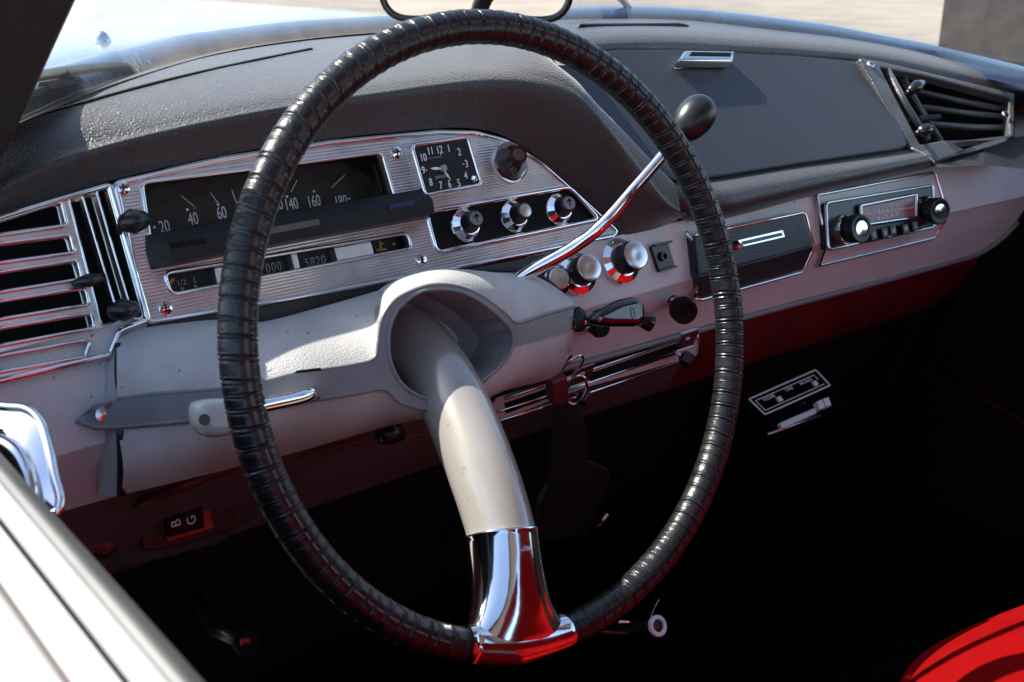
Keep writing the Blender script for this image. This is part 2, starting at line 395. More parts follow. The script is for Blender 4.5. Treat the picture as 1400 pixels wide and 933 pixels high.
def pillar(sgn):
    if sgn < 0:
        a = PY(-14, 222, .215); b = PY(85, 0, .11)
    else:
        a = wsbase(1)+np.array([0, 0, 0]); b = a+(wstop(1)-wsbase(1))*.3
    a, b = Vector(a), Vector(b); d = (b-a).normalized(); a = a-d*.06; e = a+d*.62
    side = Vector((sgn*1, .12, 0)); up_ = d.cross(side).normalized(); side = up_.cross(d).normalized()
    V = []
    for p in (a, e):
        for s_, t_ in ((0, 0), (.012, .018), (.075, .018), (.075, -.03), (.012, -.03)): V.append(p+side*s_+up_*t_*sgn)
    F = [[i, (i+1) % 5, 5+(i+1) % 5, 5+i] for i in range(5)]+[[0, 1, 2, 3, 4], [5, 6, 7, 8, 9]]
    p = obj('pillar', (V, F), 'pillar', body)
    obj('pillar_edge', tube([a-side*.002+up_*.004*sgn, e-side*.002+up_*.004*sgn], .006), 'pillarreflection', p, True)
pillar(-1); pillar(1)
# rails over the side windows
for s_ in (-1, 1):
    k = Vector(wstop(s_)); obj('roof_rail', tube([k, k+Vector((0, -.5, .015)), k+Vector((0, -1.1, -.02))], .03, n=10), 'pillar', body, True)
    obj('rear_pillar', tube([k+Vector((0, -.95, -.01)), Vector((s_*.68, -1.3, .92))], .05, n=8), 'pillar', body, True)
# painted scuttle between windscreen base and bonnet
def scut(u, k):
    b = wsbase(u)
    return b+np.array([0, (.004, .008, .018, .040, .075, .10)[k], (-.015, .004, .012, .0155, .012, -.015)[k]])
obj('scuttle', loft([[scut(u, k) for u in np.linspace(-1.05, 1.05, 41)] for k in range(6)]), 'scuttle', body, True)

def bz(x, y):
    s = max(0, x-.05); s2 = max(0, -.35-x); t = max(0, y-.5)
    return 1.046-.36*s**2-.25*s2**2-.005*t-.02*max(0, t-1.6)**2
rows = []
for i in range(30):
    y = wsbase(0)[1]+.02+1.75*i/29; rows.append([])
    for u in np.linspace(-1.08, 1.08, 49):
        x = u*.68; y0 = wsbase(u)[1]+.095; yy = y0+(2.9-y0)*i/29
        rows[-1].append((x, yy, bz(x, yy)-(.008 if i == 0 else 0)))
bon = obj('bonnet', loft(rows), 'carpaint', body, True); bon['label'] = 'glossy pale blue bonnet beyond the windscreen'
nz = PY(140, 56, .66); nz[2] = bz(nz[0], nz[1])
noz = obj('washer_nozzle', lathe([(.009, -.002), (.0085, .003), (.006, .007), (.003, .010), (.001, .0105)], nz, (0, 0, 1)), 'chrome', bon, 'auto')
wsr = [[wsbase(u)*(1-t)+wstop(u)*t+np.array([0, .05, .02])*4*t*(1-t)+np.array([0, .006, 0])*(1-t) for u in US] for t in np.linspace(0, 1, 9)]
wo = obj('windscreen', loft(wsr), 'glass', body, True)
so_ = wo.modifiers.new('thickness', 'SOLIDIFY'); so_.thickness = .005; so_.offset = 1

def wiper(name, arm, blade, label, loc):
    t = thing(name, loc, label, 'wiper', 'windscreen wipers')
    obj('arm', tube([PY(*p) for p in arm], [.003, .0038, .0038, .0035], n=8, smoothpath=5), 'steel', t, True)
    obj('blade', tube([PY(*p) for p in blade], .004, n=6), 'rubber', t)
    return t
wp = wiper('wiper', [(205, 101, .331), (172, 91, .316), (110, 95, .278), (30, 108, .230), (-60, 126, .184)], [(108, 113, .275), (60, 126, .247), (0, 144, .212), (-40, 155, .192)],
      'bent silver wiper resting at the driver side behind the dark pillar', PY(170, 95, .44))
obj('bracket', tube([PY(86, 102, .262), PY(106, 112, .274), PY(60, 122, .247)], .005, n=6), 'rubber', wp)
wiper('wiper', [(868, 27, .445), (860, 12, .455), (845, -4, .46), (800, -40, .46)], [(845, -6, .462), (760, -40, .45), (700, -70, .44)], 'thin wiper arm rising right of the mirror', PY(865, 24, .49))

# ---------------------------------------------------------------- dashboard
dash = thing('dashboard', (0, .3, .75), 'wide dashboard with black padded top and pinkish grey painted fascia', 'dashboard')
# padded top: controls are (px, py, y)
crest = [(-60, 285), (0, 244), (60, 214), (150, 186), (300, 152), (430, 130), (520, 117), (600, 106), (660, 101), (710, 103), (764, 114), (791, 130), (822, 162), (866, 216), (905, 268), (930, 292)]
clus_top = [(-60, 330), (0, 298), (85, 268), (155, 246), (300, 213), (450, 190), (600, 176), (655, 178), (695, 190), (742, 222), (790, 266), (842, 318), (862, 322), (885, 318), (905, 312), (935, 300)]
rear = [(-60, 205), (0, 172), (60, 148), (127, 120), (210, 96), (280, 76), (420, 55), (560, 44), (700, 34)]
crest = [(-60, 285), (0, 244), (60, 214), (150, 186), (300, 152), (430, 130), (520, 117), (600, 106), (660, 101), (710, 103), (764, 114), (791, 130), (822, 162), (866, 216), (905, 268), (930, 290)]
cresty = [.203]*8+[.200, .193, .182, .172, .162, .156, .150, .147]
back = [(-60, 205), (0, 174), (56, 151), (127, 121), (280, 76), (420, 55), (540, 45.5), (640, 38), (715, 36), (748, 62), (756, 96), (784, 122), (806, 152), (842, 178), (882, 216), (916, 251)]
backy = [.19, .222, .25, .295, .372, .412, .434, .444, .42, .275, .222, .202, .186, .174, .164, .156]
ctop = [(-60, 330), (0, 298), (60, 276), (155, 246), (300, 213), (450, 190), (540, 181), (610, 175), (655, 177), (695, 189), (742, 221), (772, 249), (800, 276), (842, 318), (880, 318), (925, 302)]
ctopy = [.203]*10+[.196, .190, .184, .168, .167, .166]
NS = 150
def curve3(px, ys): return resample([tuple(PY(a, b, c)) for (a, b), c in zip(px, ys)], NS)
def keyed(px, ys):      # same parameter on every row: one segment per listed point
    P = catmull([Vector(PY(a, b, c)) for (a, b), c in zip(px, ys)], 10); return np.array([tuple(p) for p in P])
KC, KB, KT = keyed(crest, cresty), keyed(back, backy), keyed(ctop, ctopy)
def blur(A, n=6):
    for _ in range(n): A = np.vstack([A[:1], (A[:-2]+2*A[1:-1]+A[2:])/4, A[-1:]])
    return A
KC, KB, KT = blur(KC), blur(KB), blur(KT)
HUMP = lambda k, h: np.array([0, 0, 1.])*h
rowsT = []
for t in (1, .88, .75, .6, .45, .32, .2, .11, .05):
    rowsT.append(KC*(1-t)+KB*t+np.array([0, 0, .010])*(1-(1-2*t)**2)**.8*(t < 1))
down = KT-KC
rowsT += [KC, KC+np.array([0, -.0045, -.0035]), KC+down*.12+np.array([0, -.0075, 0]), KC+down*.28+np.array([0, -.007, 0]), KC+down*.5+np.array([0, -.0045, 0]), KC+down*.75+np.array([0, -.001, 0]), KT]
obj('padded_top', loft(rowsT), 'pad', dash, True)
tp = [tuple(p) for p in resample(rear, 40)]
def topfun(x, y):       # point of the padded top seen at a photo position
    best = None
    d = ray(x, y); q = np.array(rowsT[:10]).reshape(-1, 3)-CAMP; q2 = np.array([q@rgt, q@upv, q@fwd]); e = (q2[0]/q2[2]*FPX+700-x)**2+(466.5-q2[1]/q2[2]*FPX-y)**2
    o = np.argsort(e)[:4]; wgt = 1/(e[o]+1); yy = float((q[o, 1]*wgt).sum()/wgt.sum())+CAMP[1]
    return PY(x, y, yy-.002)
# thin seam with a light edge across the padded top
seam = [(-20, 192), (40, 163), (124, 138), (200, 117), (300, 93), (427, 67)]
SM = blur(np.array([topfun(x, y) for x, y in resample(seam, 40)]), 8)
obj('seam', tube(list(SM), .0007, n=6), 'matt', dash, True)
obj('seam_piping', tube(list(SM+np.array([0, .0025, .0006])), .0006, n=6), 'steel', dash, True)
# rear strip between the pad and the glass
obj('rear_strip', loft([list(KB[:100]+np.array([0, -.03, .0045])), list(KB[:100]+np.array([0, .0, .002])), list(KB[:100]+np.array([0, .05, -.02]))]), 'padrear', dash, True)

# right hand ledge, lid, lower roll
ledge_back = [(700, 34), (760, 26), (860, 24), (950, 26), (1050, 36), (1150, 47), (1290, 70), (1400, 94), (1480, 115)]
ledge_front = [(749, 82), (790, 72), (832, 67), (924, 66), (1011, 71), (1090, 75), (1177, 82), (1260, 97), (1392, 128), (1480, 150)]
lipd = [(740, 62), (790, 56), (832, 50), (924, 49), (1011, 54), (1090, 59), (1177, 67), (1260, 81), (1392, 112), (1480, 135)]
fy = lambda x: .252+.00*x
lb = resample(ledge_back, 60); lm = resample(lipd, 60); lf = resample(ledge_front, 60)
def curvey(x, a, b): # bowed in plan
    t = (x-760)/640; return a-b*max(0, t)**1.6
LF = [FG.px(x, y, .006) for x, y in lf]
LM = [FG.px(x, y, .006)+0*np.array([0, .02, .012]) for x, y in lm]
rowsL = []
for k, (x, y) in enumerate(lb):
    pf = np.array(FG.px(lf[k][0], lf[k][1], .004)); pm = PY(lm[k][0], lm[k][1], pf[1]+.012); pb = PY(x, y, max(pf[1]+.05, curvey(x, .45, .12)))
    pb2 = pb+np.array([0, .06, -.03])
    p0 = pf+np.array([0, .012, -.012])
    pm2 = pm*.55+pb*.45+np.array([0, 0, .003]); pmm = pm*.88+pb*.12+np.array([0, 0, .0035]); pfm = pf*.5+pm*.5-np.array([0, .002, 0])
    rowsL.append([p0, pf, pfm, pm, pmm, pm2, pb, pb2])
obj('padded_ledge', loft([list(c) for c in zip(*rowsL)]), 'roll', dash, True)
# defroster slot in the ledge
dsl = [(792, 34), (930, 33), (943, 36), (938, 43), (790, 42)]
def ledgept(x, y):
    best = min(range(60), key=lambda k: abs(lb[k][0]-x)+.0*abs(lb[k][1]-y)); r = rowsL[best]
    return PY(x, y, r[5][1]-.01)
obj('defroster_slot', patch(dsl, lambda x, y: PY(x, y, ledgept(x, y)[1]-.004), 8), 'matt', dash)
obj('defroster_rim', tube([PY(x, y, ledgept(x, y)[1]-.006) for x, y in resample(dsl+[dsl[0]], 50, False)], .0015, n=6), 'roll', dash, True)

lid_px = [(749, 84), (832, 68), (924, 67), (1011, 72), (1090, 76), (1180, 84), (1205, 120), (1243, 198), (1230, 203), (1100, 222), (980, 241), (930, 247), (912, 243), (880, 211), (841, 173), (800, 138), (768, 113)]
obj('glovebox_well', FG.plate([(735, 70), (1190, 70), (1262, 203), (905, 262)], -.03, -.006), 'matt', dash)
lid = obj('glovebox_lid', FG.plate(lid_px, -.004, .004, .002, r=.012), 'lid', dash, 'auto')
hs = [(926, 69), (1006, 70), (1004, 84), (986, 88), (948, 87), (930, 86)]
hd = obj('lid_handle', FG.plate([(937, 68), (1005, 69.5), (1003, 84), (927, 83)], .004, .016, .003, r=.004), 'chrome', lid, 'auto')
obj('handle_recess', FG.plate([(946, 71), (1000, 72), (999, 76.5), (943, 75.5)], .0155, .0168), 'matt', hd)

# padded roll below the lid
rt = [(905, 250), (930, 250), (980, 244), (1100, 224), (1240, 203), (1262, 200)]
rb = [(925, 296), (955, 300), (1000, 294), (1100, 268), (1240, 235), (1284, 224)]
A_, B_ = resample(rt, 40), resample(rb, 40); rows = []
for t, yy in ((-.12, .19), (0, .166), (.12, .155), (.3, .146), (.5, .139), (.72, .1365), (.88, .1385), (.98, .146), (1.06, .163)):
    rows.append([PY(a[0]+(b[0]-a[0])*t, a[1]+(b[1]-a[1])*t, yy+(max(yy, .160)-yy)*max(0, 1-q/9)**1.5) for q, (a, b) in enumerate(zip(A_, B_))])
obj('padded_roll', loft(rows), 'roll', dash, True)
obj('roll_joint', tube([PY(a, b, c) for a, b, c in ((1246, 203, .152), (1262, 211, .143), (1275, 220, .136), (1277, 224, .138))], .0013, n=6, smoothpath=4), 'ivory', dash, True)

# fascia: upper and lower facet
def strip(pl, fr, w0, w1, bev=.0): return fr.plate(pl, w0, w1, bev)
zc = (.838-FA.o[2])/FA.v[2]
up_poly = [(-.70, zc), (.60, zc)]+FA.uvs([(1432, 262), (1432, 224), (1340, 222), (1285, 222)])+[(.35, zc+.057), (-.07, zc+.055), (-.09, zc+.075), (-.16, zc+.075), (-.70, zc+.075)]
obj('upper_fascia', FA.curve([up_poly], -.012, 0, .0006), 'fascia', dash)
lowb = [(-.70, -.046), (-.55, -.052), (-.2, -.060)]+FL.uvs([(1020, 431), (1200, 384), (1300, 357), (1338, 345), (1368, 325), (1390, 302), (1412, 270), (1430, 262)])
obj('lower_fascia', FL.curve([[(-.70, -.0005), (.66, -.0005)]+lowb[::-1]], -.012, 0, .0005), 'fascialow', dash)
obj('fascia_lower_trim', tube([FL.P(a, b-.001, .002) for a, b in resample([(-.24, -.0585)]+lowb[3:-2], 40)], .0035, n=8), 'band', dash, True)
# panel running down under the fascia into the footwell
def under(u, k):
    b = np.interp(u, [p[0] for p in lowb], [p[1] for p in lowb]); p = FL.P(u, b, -.004)
    return p+np.array([0, (0, .02, .05, .10)[k], (0, -.03, -.09, -.11)[k]])
us = np.linspace(-.69, .64, 40)
obj('under_panel', loft([[under(u, k) for u in us if u < .03] for k in range(4)]), 'undergrey', dash, True)
obj('under_felt', loft([[under(u, k) for u in us if u > 0] for k in range(4)]), 'redtrim', dash, True)
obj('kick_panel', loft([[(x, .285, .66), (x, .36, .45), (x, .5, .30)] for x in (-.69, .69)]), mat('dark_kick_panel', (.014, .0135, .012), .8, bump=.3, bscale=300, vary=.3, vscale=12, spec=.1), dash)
obj('under_edge', tube([PY(330, 633, .19), PY(250, 664, .13), PY(160, 700, .21)], .004, n=8), 'redtrim', dash, True)
# dark gap strip between cluster and column shroud
obj('gap_strip', FA.plate([(205, 441), (340, 418), (600, 374), (760, 345), (760, 372), (660, 378), (590, 392), (350, 446), (200, 455)], -.004, .0035, .001), 'pillar', dash)

# control knobs on the fascia
def knob(parent, base, tip, w, rb, rs, rc, name='control_knob', cap='satin', flute=True):
    b = Vector(FA.px(*base, 0)); t = Vector(FA.px(*tip, w)); ax = (t-b).normalized(); L = (t-b).length
    k = obj(name, lathe([(rs, .002), (rs, L*.25), (rs*1.02, L*.4), (rs*1.02, L*.93), (rs*.94, L)], b, ax, 48, flute, .05), 'black', parent, 'auto', angle=60)
    obj('chrome_skirt', lathe([(rb, .0004), (rb, .002), (rb*.97, .004), (rs*1.12, .0075), (rs*1.0, .0078)], b, ax, 20), 'chrome', k)
    if cap: obj('cap', lathe([(rc, 0), (rc, .0012), (rc*.93, .0017), (rc*.3, .0012), (.0004, .001)], b+ax*L, ax, 40), cap, k, 'auto')
    return k
knob(dash, (787, 375), (805, 366), .021, .0195, .0125, .0118)
knob(dash, (846, 358), (869, 349), .024, .0215, .0135, .0128)
k3 = knob(dash, (757, 384), (764, 381), .010, .015, .010, .0095)
# black socket
sk = obj('socket', FA.plate([(890, 337), (914, 332), (924, 366), (901, 371)], 0, .004, .001, r=.002), 'black', dash, 'auto')
u0, v0 = FA.uv(906, 351, .004)
obj('socket_hole', join(FA.box(u0-.012, u0+.012, v0+.011, v0+.013, .004, .009, .0004), FA.box(u0-.012, u0+.012, v0-.013, v0-.011, .004, .009, .0004),
    lathe([(.0045, 0), (.0045, .003), (.003, .003), (.003, .0005)], FA.P(u0, v0, .004), FA.n, 16)), 'black', sk)
# pull knobs on the lower facet
def pull(base, tip, w, r):
    b = Vector(FL.px(*base, 0)); t = Vector(FL.px(*tip, w)); ax = (t-b).normalized(); L = (t-b).length
    k = obj('pull_knob', lathe([(r*.45, L*.3), (r*.5, L*.5), (r*.9, L*.62), (r, L*.68), (r, L*.92), (r*.92, L), (r*.6, L), (r*.5, L*.97), (.0004, L*.97)], b, ax, 28), 'matt', dash, 'auto')
    obj('collar', lathe([(r*.5, 0), (r*.5, .003), (r*.3, .0035), (r*.3, L*.35)], b, ax, 18), 'satin', k, 'auto')
pull((919, 410), (938, 428), .03, .0125); pull((803, 452), (824, 449), .02, .008)
# heater slider panel
hp = obj('heater_panel', FL.plate([(660, 575), (680, 546), (800, 510), (953, 458), (957, 486), (800, 531), (690, 573)], .0, .003, .001), 'fascialow', dash, 'auto')
obj('slider_slot', FL.plate([(690, 552), (795, 515), (925, 470), (928, 479), (798, 527), (692, 566)], .0029, .0036), 'matt', hp)
for l in ([(668, 567), (800, 525), (928, 482)], [(668, 580), (800, 539), (955, 487)]):
    obj('chrome_strip', tube([FL.px(*p, .005) for p in l], .0014, n=8), 'chrome', hp, True)
obj('panel_edge', tube([FL.px(*p, .004) for p in ((690, 545), (800, 508), (953, 457))], .0016, n=8), 'satin', hp, True)
obj('panel_edge', tube([FL.px(*p, .004) for p in ((953, 457), (956, 472), (955, 486))], .0012, n=8), 'chrome', hp, True)
for p in ((796, 513), (940, 465)):
    u0, v0 = FL.uv(*p, .005); pl_ = obj('screw_plate', FL.box(u0-.012, u0+.012, v0-.010, v0+.010, .003, .0055, .0006), 'plain_alu', hp)
    obj('screw', lathe([(.0032, 0), (.003, .0012), (.001, .0018)], FL.P(u0, v0, .0055), FL.n, 14), 'satin', pl_, 'auto')
for a, b in (((918, 478), (943, 494)), ((784, 538), (803, 546))):
    P1, P2 = Vector(FL.px(*a, .004)), Vector(FL.px(*b, .022))
    s_ = obj('slider_knob', tube([P1+(P2-P1)*.5, P1+(P2-P1)*.62, P2, P2+(P2-P1)*.12], [.004, .0075, .0075, .005], n=6), 'black', hp)
    obj('slider_rod', tube([P1, P2], .002), 'satin', s_, True)
# small bulb holder and thin rod under the shroud
bh = obj('bulb_holder', tube([PY(518, 597, .16), PY(528, 594, .16), PY(547, 592, .16)], [.006, .009, .007], n=12), 'black', dash, True)
obj('rod', tube([PY(400, 628, .16), PY(480, 606, .16), PY(620, 590, .16)], .0012), 'redtrim', bh, True)

# ---------------------------------------------------------------- instrument cluster
clu = thing('instrument_cluster', FA.P(.03, .05), 'ribbed aluminium instrument panel with long speedometer behind the steering wheel', 'instrument panel')
cl_out = [(157, 251), (300, 219), (450, 196), (600, 181.5), (650, 182), (692, 193), (740, 224), (790, 268), (836, 310), (843, 317), (838, 323), (600, 371), (400, 408), (205, 440), (199, 434)]
sp_hole = [(193, 250), (522, 209), (541, 275), (560, 300), (212, 360), (205, 330)]
ga_hole = [(224, 374), (556, 319), (563, 340), (234, 403)]
sw_hole = [(583, 290), (778, 256), (818, 300), (597, 346)]
w_pl = .004
obj('face_plate', FA.plate(cl_out, -.004, w_pl, .0008, holes=[sp_hole, ga_hole, sw_hole], r=.004, hr=.005), 'brushed', clu)
obj('outer_bezel', FA.trim(cl_out, .0022, w_pl, r=.004), 'chrome', clu, True)
for h in (sp_hole, ga_hole): obj('window_trim', FA.trim(h, .0016, w_pl+.0004, r=.005), 'chrome', clu, True)
tr2 = [FA.px(*p, w_pl) for p in ((215, 258), (524, 219))]
# speedometer
sp = obj('speedometer', FA.plate([(180, 240), (545, 196), (575, 310), (205, 375)], -.034, -.030), 'dial', clu)
arc = [(196, 330), (215, 290), (260, 275), (320, 264), (400, 250), (470, 240), (490, 262), (500, 300), (360, 330), (200, 360)]
obj('scale_band', FA.plate([(185, 340), (190, 288), (250, 274), (330, 262), (420, 252), (478, 247), (492, 290), (480, 320)], -.0298, -.0285), 'dial2', sp)
W = -.0283
obj('numerals', join(*[FA.text(t, x, y, sz, W, .62, 0) for t, x, y, sz in (('20', 225, 311, .0125), ('40', 264, 300, .0125), ('60', 303, 292, .0125), ('80', 331, 287, .0125), ('100', 358, 284, .0125), ('120', 377, 281, .0125), ('140', 398, 280, .0125), ('160', 429, 276, .0125), ('180', 466, 276, .0125))]), 'white', sp)
obj('speed_marks', join(*[FA.line(a, b, W, .0006) for a, b in (((248, 268), (266, 283)), ((288, 264), (298, 278)), ((317, 260), (323, 277)), ((352, 256), (354, 272)), ((380, 253), (376, 268)), ((406, 247), (398, 263)), ((471, 240), (453, 257)))],
    *[lathe([(.0010, 0), (.0010, .0006)], FA.px(*p, W), FA.n, 10) for p in ((211, 311), (256, 287), (298, 280), (325, 278), (352, 274), (392, 269), (429, 262), (477, 272))]), 'white', sp)
obj('red_dot', lathe([(.0014, 0), (.0014, .0006)], FA.px(266, 284, W), FA.n, 12), 'redprint', sp)
# dark magnifier ledge below the window
lg = [FA.uv(*p, .004) for p in ((193, 322), (577, 267), (568, 311), (205, 370))]
V = []
ua, ub = FA.uv(192, 322, .0)[0], FA.uv(577, 268, .0)[0]
vt, vb = FA.uv(193, 322, .0)[1], FA.uv(205, 370, .01)[1]
vm = vt-.011
for u, e in ((ua, 0), (ua+.010, 1), (ub-.004, 1), (ub, 0)):
    V += [FA.P(u, vt, -.002), FA.P(u+(.0 if e else .002), vt-.001, .006+.003*e), FA.P(u, vm, .013*e+.006), FA.P(u, vb+.002, .012*e+.006), FA.P(u, vb, .003)]
F = [[i*5+k, i*5+(k+1) % 5, i*5+5+(k+1) % 5, i*5+5+k] for i in range(3) for k in range(5)]+[[0, 1, 2, 3, 4], [15, 16, 17, 18, 19]]
led = obj('magnifier_ledge', (V, F), 'dial', clu)
obj('ledge_slot', FA.plate([(232, 333), (280, 325), (283, 333), (234, 341)], .012, .0195), 'matt', led)
obj('ledge_drum', FA.plate([(360, 313), (436, 299), (438, 308), (362, 322)], .012, .0205, .0006), mat('olive_drum', (.12, .11, .075), .35, vary=.3, vscale=120), led)
obj('blue_label', FA.plate([(532, 280), (566, 274), (567, 281), (533, 287)], .012, .0205, .0003), 'blueprint', led)
# gauge strip
ga = obj('gauge_strip', FA.plate([(215, 368), (565, 308), (572, 346), (228, 412)], -.012, -.008), 'dial', clu)
for q in ([(293, 366.5), (353, 356.5), (358, 377.5), (297, 388.5)], [(398, 348), (406, 346.5), (411, 368), (403, 369.5)], [(457, 339), (507, 330), (512, 348.5), (462, 358.5)]):
    obj('divider', FA.plate(q, -.008, .0035, .0008), 'plain_alu', ga, 'auto')
W = -.0078
obj('trip_digits', FA.text('000', 374, 366, .0095, W, .8, 0, spacing=1.2), 'grey', ga)
obj('distance_digits', FA.text('5820', 431, 358, .0095, W, .8, 0, spacing=1.2), 'grey', ga)
obj('fuel_marks', join(FA.text('1/2', 248, 387, .0055, W), FA.text('1', 266, 384, .0065, W)), 'grey', ga)
obj('gauge_dots', join(*[lathe([(.0011, 0), (.0011, .0006)], FA.px(*p, W), FA.n, 10) for p in ((249, 395), (267, 392), (538, 334))]), 'grey', ga)
obj('amber_marks', join(FA.line((231, 388), (237, 381), W, .003), FA.line((519, 330), (521, 342), W, .002), FA.line((514, 343), (528, 341), W, .002), FA.line((519, 334), (525, 333), W, .0012)), 'amber', ga)
# warning lamp lens
b = Vector(FA.px(693, 224, 0)); t = Vector(FA.px(709, 212, .026)); ax = (t-b).normalized(); L = (t-b).length
wl = obj('warning_lamp', lathe([(.0165, .001), (.0163, .005), (.0085, L*.9), (.0075, L), (.0004, L*1.02)], b, ax, 36), 'maroon', clu, 'auto')
obj('lamp_ring', lathe([(.0185, .0), (.0185, .004), (.0172, .0065), (.0160, .0065)], b, Vector(FA.n), 36), 'chrome', wl, 'auto')
obj('lamp_cap', lathe([(.0048, 0), (.004, .0006)], b+ax*L*1.015, ax, 20), mat('lamp_end', (.09, .05, .05), .3, vary=.2), wl)
# switch panel
sw = obj('switch_panel', FA.plate(sw_hole, -.004, .001, .0006, r=.006), 'matt', clu)
obj('panel_trim', FA.trim(scale_ring(sw_hole, 1.005), .0022, w_pl, r=.007), 'chrome', sw, True)
for base, tip, arrow in (((636, 308), (651, 299), 1), ((702, 296), (718, 288), 0), ((763, 287), (778, 278), 1)):
    b = Vector(FA.px(*base, .001)); t = Vector(FA.px(*tip, .019)); ax = (t-b).normalized(); L = (t-b).length
    kn = obj('rotary_knob', lathe([(.0088, .001), (.0088, L*.45), (.0075, L*.7), (.0072, L*.97), (.0066, L)], b, ax, 28), 'black', sw, 'auto')
    obj('chrome_skirt', lathe([(.0148, .0), (.0148, .0012), (.0142, .0022), (.0098, .0068), (.0088, .007)], b, Vector(FA.n), 18), 'chrome', kn)
    obj('knob_cap', lathe([(.0058, 0), (.0055, .0008), (.0004, .0011 if arrow else .0016)], b+ax*L, ax, 24), 'plain_alu' if not arrow else mat('grey_cap', (.28, .27, .27), .35, .4, vary=.1), kn, 'auto')
    if arrow:
        fr = Frame(b+ax*(L+.0012), 19); c_ = fr
        obj('arrow_mark', join(tube([fr.P(0, -.0038), fr.P(0, .0034)], .0005, n=6), tube([fr.P(-.0024, .001), fr.P(0, .0036), fr.P(.0024, .001)], .0005, n=6)), 'matt', kn)
def screw(parent, fr, p, r=.0045, w=.004):
    c = Vector(fr.px(*p, w)); s_ = obj('screw', lathe([(r*1.15, 0), (r*1.1, .001), (r, .0018), (r*.55, .0024), (.0003, .0026)], c, Vector(fr.n), 22), 'chrome', parent, 'auto')
    fr2 = Frame(c+Vector(fr.n)*.0022, math.degrees(math.asin(fr.v[1])))
    obj('screw_slot', join(fr2.box(-r*.6, r*.6, -r*.1, r*.1, 0, .0007), fr2.box(-r*.1, r*.1, -r*.6, r*.6, 0, .0008)), 'matt', s_)
for p in ((167, 257.5), (225, 422), (541, 209), (575, 356)): screw(clu, FA, p)
obj('lens', FA.curve([[FA.uv(*p, .0) for p in ((194, 251), (521, 210), (540, 274), (205, 326))]], -.003, -.002), 'lens', sp)
lens = [FA.uv(*p, .003) for p in ((194, 251), (521, 210), (540, 274), (205, 326))]

# clock
clk = thing('dashboard_clock', FA.px(605, 262, .004), 'small square black clock in chrome frame set in the instrument panel', 'clock')
ck = [(562, 199), (639, 187), (659, 253), (581, 268)]
CW = .013
obj('case', FA.plate(scale_ring(ck, .99), .003, CW-.001, .0008, r=.004), 'satin', clk, 'auto')
obj('side_ribs', join(*[tube([FA.P(FA.uv(561+i*.28*1.0, 203+i, .0)[0]-.001, FA.uv(561+i*.28, 203+i, 0)[1], .004), FA.P(FA.uv(561+i*.28, 203+i, 0)[0]-.001, FA.uv(561+i*.28, 203+i, 0)[1], CW-.002)], .0007, n=5) for i in range(0, 64, 3)]), 'plain_alu', clk)
obj('dial', FA.plate(scale_ring(ck, .93), CW-.001, CW, .0, r=.003), 'dial', clk)
obj('bezel', FA.trim(scale_ring(ck, .985), .0017, CW, r=.004), 'chrome', clk, True)
def z7(x, y): return (540+x/4.667, 170+y/4.667)
obj('numerals', join(*[FA.text(t, *z7(x, y), .0085, CW, .75) for t, x, y in (('12', 283, 165), ('1', 342, 157), ('2', 410, 180), ('3', 456, 255), ('4', 452, 330), ('5', 407, 377), ('6', 348, 385), ('7', 292, 393), ('8', 228, 372), ('9', 181, 296), ('10', 180, 215), ('11', 225, 173))],
    *[lathe([(.0006, 0), (.0006, .0004)], FA.px(*z7(x, y), CW), FA.n, 8) for x, y in ((291, 190), (437, 256), (200, 294), (343, 360))]), 'white', clk)
obj('maker_mark', join(FA.text('JAEGER', *z7(295, 335), .0034, CW), FA.text('MADE IN FRANCE', *z7(258, 213), .0015, CW)), 'grey', clk)
def hand(tip, wid, w):
    h, t = Vector(FA.px(*z7(303, 283), w)), Vector(FA.px(*z7(*tip), w)); d = (t-h).normalized(); s_ = d.cross(Vector(FA.n)); n = Vector(FA.n)*.0003; L = (t-h).length
    q = [h+s_*wid*.35, h+d*L*.6+s_*wid, t, h+d*L*.6-s_*wid, h-s_*wid*.35]
    return [p+n for p in q]+[p-n for p in q], [[0, 1, 2, 3, 4], [9, 8, 7, 6, 5]]+[[i, (i+1) % 5, 5+(i+1) % 5, 5+i] for i in range(5)]
obj('hour_hand', hand((222, 283), .0012, CW+.0012), 'white', clk)
obj('minute_hand', hand((357, 357), .0008, CW+.002), 'white', clk)
obj('hub', lathe([(.0026, 0), (.0026, .003), (.0004, .0034)], FA.px(*z7(303, 283), CW), FA.n, 18), 'grey', clk, 'auto')
obj('setting_knob', lathe([(.0028, 0), (.0028, .003), (.0018, .004), (.0004, .0038)], FA.px(*z7(493, 352), CW), FA.n, 16), 'chrome', clk, 'auto')

# driver's air vent
dv = thing('driver_air_vent', FA.px(70, 470, 0), 'chrome slatted air vent at the left end of the instrument panel', 'air vent')
vo = [(-60, 322), (0, 300), (85, 273), (152, 252), (205, 438), (148, 489), (0, 522), (-60, 535)]
vo = [(-60, 322), (0, 298), (85, 272), (150, 253), (203, 437), (163, 452), (150, 486), (0, 521), (-60, 534)]
rowsv = [((-60, 322), (0, 302), (79, 277), (85, 279), (92, 309), (0, 322), (-60, 331)), ((-60, 343), (0, 333), (96, 321), (103, 346), (0, 360), (-60, 369)),
         ((-60, 383), (0, 372), (106, 356), (113, 382), (0, 400), (-60, 411)), ((-60, 424), (0, 412), (116, 394), (122, 417), (0, 437), (-60, 449)),
         ((-60, 461), (0, 449), (124, 428), (129, 449), (0, 473), (-60, 485)), ((-60, 498), (0, 487), (117, 466), (122, 470), (116, 489), (0, 509), (-60, 521))]
slots = [[(93, 270), (112, 266), (164, 441), (139, 446)], [(131, 260), (147, 256), (196, 434), (183, 438)]]
obj('vent_cavity', FA.plate([(-60, 315), (150, 250), (205, 440), (150, 490), (-60, 530)], -.05, -.045), 'matt', dv)
